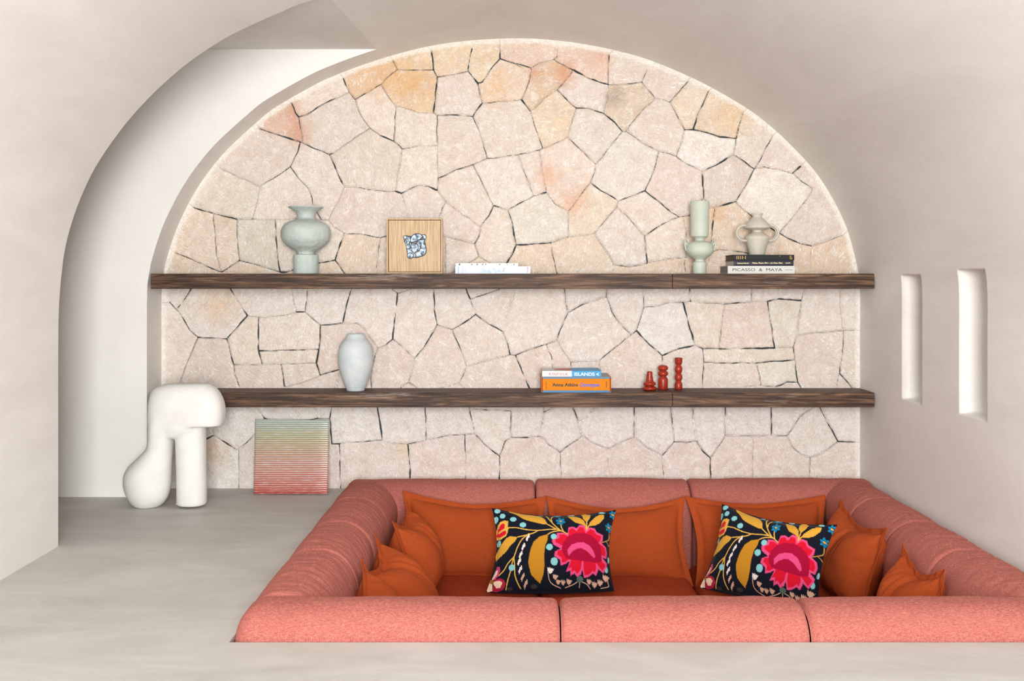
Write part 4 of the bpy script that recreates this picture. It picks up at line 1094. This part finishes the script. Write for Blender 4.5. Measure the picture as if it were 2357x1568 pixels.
# ------------------------------------------------------------------ pillows
def pillow_geo(cr, bulge, thick, seed, nu=70, nv=50, flange=0.028, dents=(), wr=1.0, ear=1.7, sag=0.0):
    TL, TR, BR, BL = [Vector(c) for c in cr]
    bt, br_, bb, bl_ = bulge
    U = ((TR-TL)+(BR-BL))/2; V = ((BL-TL)+(BR-TR))/2
    N = V.cross(U).normalized()           # towards the viewer side
    def pos(u, v):
        p = TL.lerp(TR, u).lerp(BL.lerp(BR, u), v)
        a = 1-abs(2*u-1)**ear; b = 1-abs(2*v-1)**ear
        Hv = (BL-TL).lerp(BR-TR, u); Wv = (TR-TL).lerp(BR-BL, v)
        return p+Hv*(a*((1-v)*bt-v*bb))+Wv*(b*((1-u)*bl_-u*br_))
    us = [0.5-0.5*math.cos(math.pi*(i/nu)) for i in range(nu+1)]; us = [0.5*a+0.5*(i/nu) for i, a in enumerate(us)]
    vs_ = [0.5-0.5*math.cos(math.pi*(j/nv)) for j in range(nv+1)]; vs_ = [0.5*a+0.5*(j/nv) for j, a in enumerate(vs_)]
    W_, H_ = U.length, V.length
    pts = {}; uvs = []
    verts = []; 
    for side in (1, -1):
        for i, u in enumerate(us):
            for j, v in enumerate(vs_):
                p = pos(u, v)
                du = min(u, 1-u)*W_; dv = min(v, 1-v)*H_
                f = flange
                a = max(0.0, min(1.0, (min(u, 1-u)-f/W_)/(0.5-f/W_))); b = max(0.0, min(1.0, (min(v, 1-v)-f/H_)/(0.5-f/H_)))
                g = ((1-(1-a)**2.6)*(1-(1-b)**2.6))**0.54
                T = 0.0032+thick/2*g
                if min(du, dv) < f*0.35: T = 0.0018
                # pulled folds near the seams, radiating from the corners and edges
                edge = math.exp(-min(a, b)*5.0)*(1 if min(a, b) > 0 else 0.35)
                s1 = mnoise.noise(Vector((u*11+seed*3.1, v*3, side)))+0.6*mnoise.noise(Vector((u*24+seed, v*5, side*2)))
                s2 = mnoise.noise(Vector((u*3, v*9+seed*1.7, side)))
                T += wr*(0.008*edge*(s1 if b < a else s2)+0.0035*mnoise.noise(Vector((u*5+seed, v*5, 3*side))))*min(1, g*3+0.15)
                for (du_, dv_, su_, sv_, am) in dents:
                    T -= am*math.exp(-((u-du_)/su_)**2-((v-dv_)/sv_)**2)*g
                T = max(T, 0.0014)
                off = N*(T*side)
                wob = 0.004*wr*mnoise.noise(Vector((u*11+seed, v*11, 7)))*(1-min(1, min(a, b)*6))
                q = p+off+N*wob
                q.z -= sag*math.sin(math.pi*u)*(1-v)
                verts.append(q); uvs.append((u, v))
    n2 = (nu+1)*(nv+1); fs = []
    for s_ in range(2):
        for i in range(nu):
            for j in range(nv):
                k = s_*n2+i*(nv+1)+j; q = (k, k+1, k+nv+2, k+nv+1); fs.append(q if s_ == 0 else q[::-1])
    # rim
    ring = [i*(nv+1) for i in range(nu+1)]+[nu*(nv+1)+j for j in range(1, nv+1)]+[i*(nv+1)+nv for i in range(nu-1, -1, -1)]+[j for j in range(nv-1, 0, -1)]
    for k in range(len(ring)):
        a, b = ring[k], ring[(k+1) % len(ring)]
        fs.append((a, b, b+n2, a+n2))
    seam = [(verts[k]+verts[k+n2])/2 for k in ring]
    return verts, fs, uvs, seam, n2
def pillow(name, cr, bulge, thick, seed, label, group, **kw):
    base = (Vector(cr[2])+Vector(cr[3]))/2
    e = empty(name, base[:], label, 'pillow', group)
    verts, fs, uvs, seam, n2 = pillow_geo(cr, bulge, thick, seed, **kw)
    o = mesh_obj('cover', [v-base for v in verts], fs, M_LINEN, e)
    # stitched edge: a slim cord just inside the rim
    c = sum((p for p in seam), Vector())/len(seam)
    rp = [p-base for p in seam]; rp.append(rp[0])
    tube('stitched_edge', rp, 0.0021, M_LINEN, e, seg=6)
    return e
go = 'burnt orange pillows along the back of the sofa'
pillow('throw_pillow', [W(927,1130,5.235), W(1257,1144,5.235), W(1252,1336,5.0), W(938,1337,5.0)], (0.13,0.03,0.0,0.03), 0.15, 3,
       'burnt orange pillow at the left end of the back row, left of the embroidered pillow', go, wr=0.7)
pillow('throw_pillow', [W(1258,1142,5.235), W(1576,1144,5.235), W(1596,1350,4.985), W(1262,1340,4.99)], (0.15,0.045,0.03,0.03), 0.15, 8,
       'burnt orange pillow in the middle of the back row, between the two embroidered pillows', go, wr=0.7)
pillow('throw_pillow', [W(1578,1143,5.235), W(1900,1140,5.235), W(1900,1345,4.99), W(1601,1352,4.985)], (0.10,0.02,0.0,0.05), 0.15, 5,
       'burnt orange pillow at the right end of the back row, behind the tilted embroidered pillow', go, wr=0.7)
gl = 'burnt orange pillows against the left side of the sofa'; gr_ = 'burnt orange pillows against the right side of the sofa'
# facing +x: seen from inside, "left" is towards the viewer side of the pit
fold = dict(dents=((0.5,0.10,0.06,0.3,0.05),(0.40,0.15,0.025,0.22,0.018),(0.47,0.25,0.02,0.3,0.012),(0.56,0.22,0.022,0.26,0.014),(0.62,0.2,0.025,0.2,0.018)), nu=100, nv=70, wr=1.5, ear=1.5)
pillow('throw_pillow', [W(903,1199,4.66), W(936,1154,4.98), Vector((-0.37,5.0,-0.318)), Vector((-0.38,4.46,-0.315))], (0.18,0.02,0.0,0.02), 0.23, 12,
       'burnt orange pillow furthest back on the left side of the sofa', gl, **fold)
pillow('throw_pillow', [Vector((-0.575,3.98,0.0)), W(862,1230,4.40), Vector((-0.33,4.46,-0.318)), Vector((-0.35,3.98,-0.318))], (0.18,0.02,0.0,0.02), 0.25, 17,
       'burnt orange pillow in the middle of the three on the left side', gl, **fold)
pillow('throw_pillow', [W(787,1383,3.53), W(832,1285,3.99), Vector((-0.40,3.97,-0.318)), Vector((-0.42,3.52,-0.318))], (0.22,0.02,0.0,0.02), 0.24, 23,
       'burnt orange pillow nearest the front on the left side of the sofa', gl, **fold)
pillow('throw_pillow', [W(1935,1149,4.905), W(2043,1216,4.32), Vector((1.475,4.40,-0.318)), Vector((1.45,4.93,-0.318))], (0.15,0.02,0.0,0.02), 0.23, 31,
       'burnt orange pillow on the right side, beside the tilted embroidered pillow', gr_, **fold)
pillow('throw_pillow', [W(2079,1253,4.15), W(2177,1309,3.77), Vector((1.48,3.70,-0.318)), Vector((1.48,4.16,-0.318))], (0.18,0.02,0.0,0.02), 0.24, 37,
       'burnt orange pillow nearest the front on the right side of the sofa', gr_, **fold)

# ------------------------------------------------------------------ embroidered pillows
GOLD=(216,160,58); GOLDD=(196,136,36); TEAL=(136,200,204); TEALD=(84,104,94); PK=(226,78,132); RD=(214,18,48); CR=(166,8,54); WHT=(236,224,218); PEACH=(214,170,146); BLU=(14,128,172)
def pol(s): return [tuple(float(a) for a in q.split(',')) for q in s.split()]
SHAPES = []
def P_(c, s): SHAPES.append(('p', c, pol(s)))
def E_(c, x, y, rx, ry, rot=0): SHAPES.append(('e', c, (x, y, rx, ry, math.radians(rot))))
def L_(c, w, s): SHAPES.append(('l', c, w, catmull(pol(s), 4)))
for (x, y, rx, ry) in ((262,287,40,38),(330,372,38,37),(240,412,34,45),(472,430,43,36),(600,520,43,38),(283,745,26,42),(1007,693,41,40),(950,832,45,43),(1013,1018,47,51),
                       (840,354,42,9),(1245,338,44,9),(1655,308,46,18),(1710,1085,24,42),(1740,945,12,42)): E_(TEAL, x, y, rx, ry)
E_((60,56,52),748,1311,46,22); E_((60,56,52),425,1335,42,16)
YEL=(222,172,76)
for s in ('400,550 520,560 640,590 800,605 950,590 1060,590 1130,620 1190,655','920,510 1000,560 1090,610','905,355 960,450 1020,530 1100,610','1005,365 975,420 985,470',
          '1095,500 1110,560 1135,620','800,605 740,640 660,665 530,690','680,650 590,720 530,820 500,900 480,960','480,950 400,1030 350,1110 280,1170','480,960 490,1050 495,1180 530,1270 570,1330',
          '435,1130 400,1240 375,1340','930,660 990,625 1080,610','470,980 455,1040','1445,470 1445,530 1440,595','1340,430 1415,500 1440,580','1470,530 1445,590'): L_(YEL, 12, s)
L_((190,140,66), 9, '1750,590 1740,680 1640,745'); L_((190,140,66), 8, '1710,720 1735,735 1755,765')
E_(TEAL,453,1087,41,40)
P_(GOLD,'400,275 480,300 600,325 740,350 830,380 890,430 925,510 870,515 780,490 680,460 610,430 520,360 450,320')
P_(GOLD,'525,690 500,740 430,800 380,870 300,930 245,970 235,900 260,840 320,760 380,690 430,670')
P_(GOLDD,'930,660 925,740 890,820 880,950 885,1080 870,1180 830,1280 770,1240 710,1180 685,1100 670,1030 680,950 700,860 740,760 820,690')
P_(GOLD,'1190,372 1280,375 1350,400 1410,450 1438,540 1380,510 1290,480 1240,430'); P_(GOLD,'1380,330 1440,320 1500,340 1490,410 1447,480 1400,420')
P_(GOLD,'1680,340 1680,400 1620,480 1560,515 1465,535 1490,470 1560,390 1620,345')
P_(YEL,'355,440 405,455 400,540 402,600 380,660 300,700 250,680 240,600 265,500 300,455'); P_(RD,'330,478 360,500 355,560 380,610 370,640 300,668 245,640 268,560 300,500')
L_(YEL, 22, '285,600 330,578 400,560')
for (x, y, r_) in ((665,700,20),(608,820,20),(572,925,18),(552,1015,20),(567,1115,20),(600,1205,20),(640,1282,22)): 
    c_ = WHT if y < 1150 else PEACH
    P_(c_, '%f,%f %f,%f %f,%f %f,%f %f,%f %f,%f' % (x+18,y-55,x+24,y-5,x+6,y+10,x-14,y+58,x-28,y+25,x-12,y-18))
for (c_, s) in ((PK,'1190,655 1200,560 1260,545 1310,570 1350,515 1420,530 1440,600 1480,550 1550,560 1580,610 1665,640 1660,710 1640,745 1705,790 1722,860 1710,945 1650,935 1720,1000 1715,1050 1670,1140 1600,1090 1590,1130 1570,1180 1530,1150 1480,1190 1410,1212 1390,1130 1385,1110 1370,1170 1320,1205 1280,1160 1230,1195 1225,1130 1170,1145 1220,1010 1160,1050 1100,1072 1090,1000 1015,950 1020,890 1100,855 1000,800 982,740 1050,710 1045,640 1130,635 1195,665'),
    (RD,'1210,590 1260,570 1310,615 1350,545 1405,560 1430,640 1490,575 1540,590 1570,640 1640,660 1625,720 1600,750 1680,800 1700,860 1690,915 1630,905 1620,960 1700,1030 1655,1110 1600,1050 1558,1010 1570,1080 1550,1140 1530,1115 1480,1165 1420,1180 1402,1100 1397,1000 1382,1000 1365,1110 1320,1165 1280,1125 1240,1150 1245,1090 1195,1105 1240,1000 1210,990 1150,1030 1115,1030 1110,970 1050,930 1060,880 1110,870 1130,820 1030,770 1030,730 1080,710 1080,662 1140,660 1200,690'),
    (CR,'1110,850 1130,780 1190,690 1280,645 1390,632 1500,660 1580,720 1630,800 1642,900 1645,990 1560,1015 1450,1010 1330,1000 1240,990 1170,980 1130,920'),
    (PK,'1200,950 1186,870 1240,800 1310,770 1400,760 1480,800 1530,860 1558,930 1545,958 1490,915 1440,870 1370,840 1310,850 1250,890')): P_(c_, s)
for (x, y, r_) in ((1100,465,44),(1055,335,40),(1800,330,36),(1745,520,36)):
    for k in range(6): E_(BLU, x+r_*0.9*math.cos(k*math.pi/3+0.3), y+r_*0.9*math.sin(k*math.pi/3+0.3)*(1.0 if x < 1700 else 1.25), r_*0.55, r_*0.42, k*60+17)
    E_((226,168,70), x, y, 16, 14)
for s in ('930,1150 950,1240 1000,1290 1105,1326','1165,1320 1260,1290 1325,1255','1385,1255 1450,1280 1500,1326','1640,1315 1740,1292 1735,1250 1715,1170','1355,1260 1350,1315'): L_(PEACH, 8, s)
for (x, y, r_, c_) in ((960,1130,46,WHT),(1028,1205,38,PEACH),(1068,1262,33,PEACH),(1132,1268,33,PEACH),(1210,1260,38,PEACH),(1478,1250,36,PEACH),(1550,1280,40,PEACH),(1625,1255,42,PEACH),(1700,1195,50,PEACH)):
    P_(c_, ' '.join('%f,%f' % (x+a*r_, y+b*r_) for a, b in ((-0.75,-1),(-0.3,-0.45),(-0.1,-0.9),(0.25,-0.4),(0.5,-0.8),(0.7,-0.3),(1.1,-0.5),(0.7,0.35),(0.1,0.95),(-0.4,0.6),(-0.8,0))))
E_(TEALD,1355,1228,44,37)
P_((196,70,110),'262,1050 295,1060 300,1110 270,1180 215,1230 205,1180 235,1100'); P_((240,214,190),'245,1100 270,1100 255,1160 200,1220 185,1200')
P_((176,34,66),'230,1215 300,1205 350,1230 372,1280 340,1340 250,1362 190,1355 215,1280'); P_((240,210,180),'215,1240 290,1235 330,1265 300,1320 250,1325 205,1270')
P_((244,216,186),'150,1240 195,1270 195,1350 130,1365 108,1320 120,1270'); E_((170,100,40),182,1235,26,30)
def paint(px, py):
    """embroidery as thread colours and raised amount for points given in pattern units"""
    n = len(px); col = np.zeros((n, 3)); col[:] = lin((17,21,34))[:3]; hgt = np.zeros(n)
    jx = px+3.5*np.sin(py*0.31+px*0.05); jy = py+3.5*np.sin(px*0.33)
    for sh in SHAPES:
        c = np.array(lin(sh[1])[:3])
        if sh[0] == 'p':
            q = sh[2]; ins = np.zeros(n, bool); X_, Y_ = jx, jy
            for (x1, y1), (x2, y2) in zip(q, q[1:]+q[:1]):
                if y1 == y2: continue
                cond = ((y1 > Y_) != (y2 > Y_)) & (X_ < (x2-x1)*(Y_-y1)/(y2-y1)+x1); ins ^= cond
        elif sh[0] == 'e':
            x, y, rx, ry, a = sh[2]; dx = jx-x; dy = jy-y
            ins = ((dx*math.cos(a)+dy*math.sin(a))/rx)**2+((-dx*math.sin(a)+dy*math.cos(a))/ry)**2 < 1
        else:
            w = sh[2]; q = sh[3]; ins = np.zeros(n, bool)
            for (x1, y1), (x2, y2) in zip(q[:-1], q[1:]):
                dx, dy = x2-x1, y2-y1; t = np.clip(((px-x1)*dx+(py-y1)*dy)/(dx*dx+dy*dy+1e-9), 0, 1)
                ins |= np.hypot(px-x1-t*dx, py-y1-t*dy) < w*0.62
        st = 0.86+0.24*(0.5+0.5*np.sin(px*0.22+py*0.5+2*np.sin(py*0.11)+1.5*np.sin(px*0.07)))
        col[ins] = c[None,:]*st[ins][:,None]; hgt[ins] = 0.0011
    return np.clip(col, 0, 1), hgt
mv = Mat('embroidered_velvet', rough=0.9, spec=0.15)
at = mv.attr('thread'); mv.color(at.outputs['Color']); mv.b.inputs['Sheen Weight'].default_value = 0.12; mv.b.inputs['Sheen Roughness'].default_value = 0.4
mv.bump(mv.noise(mv.coord(), 380, 3, 0.7), 0.3, 0.003)
CROP = [(186,236),(1846,252),(1822,1335),(112,1362)]
def embroidered(cr, bulge, thick, seed, label):
    base = (Vector(cr[2])+Vector(cr[3]))/2
    e = empty('embroidered_pillow', base[:], label, 'pillow', 'black embroidered floral pillows')
    kw = dict(nu=380, nv=260, flange=0.006, wr=0.45, ear=1.9)
    verts, fs, uvs, seam, n2 = pillow_geo(cr, bulge, thick, seed, **kw)
    uv = np.array(uvs); u, v = uv[:,0], uv[:,1]
    c = np.array(CROP, float); ear = 1.9
    a = 1-np.abs(2*u-1)**ear; b = 1-np.abs(2*v-1)**ear
    def lerp(p, q, t): return p[None,:]+(q-p)[None,:]*t[:,None]
    top = lerp(c[0], c[1], u); bot = lerp(c[3], c[2], u)
    q = top+(bot-top)*v[:,None]
    Hv = lerp(c[3]-c[0], c[2]-c[1], u); Wv = lerp(c[1]-c[0], c[2]-c[3], v)
    bt, br_, bb, bl_ = (0.09, 0.05, -0.02, 0.06)
    q = q+Hv*(a*((1-v)*bt-v*bb))[:,None]+Wv*(b*((1-u)*bl_-u*br_))[:,None]
    col, hgt = paint(q[:,0], q[:,1])
    back = np.arange(len(verts)) >= n2; col[back] = lin((17,21,34))[:3]; hgt[back] = 0
    N = (Vector(cr[3])-Vector(cr[0])).cross(Vector(cr[1])-Vector(cr[0])).normalized()
    vs_ = [p+N*float(h_)-base for p, h_ in zip(verts, hgt)]
    o = mesh_obj('cover', vs_, fs, mv.m, e)
    ca = o.data.attributes.new('thread', 'FLOAT_COLOR', 'POINT')
    arr = np.ones((len(vs_), 4), np.float32); arr[:,:3] = col; ca.data.foreach_set('color', arr.ravel())
embroidered([W(1132,1170,4.92), W(1418,1174,4.92), W(1414,1361,4.70), W(1119,1364,4.70)], (0.09,0.05,-0.02,0.06), 0.13, 51,
            'upright black pillow with embroidered pink flower, in front of the middle back pillow')
embroidered([W(1662,1160,4.86), W(1927,1208,4.50), W(1885,1402,4.38), W(1611,1353,4.70)], (0.09,0.05,-0.02,0.05), 0.13, 57,
            'tilted black pillow with embroidered pink flower, beside the right-hand orange pillows')
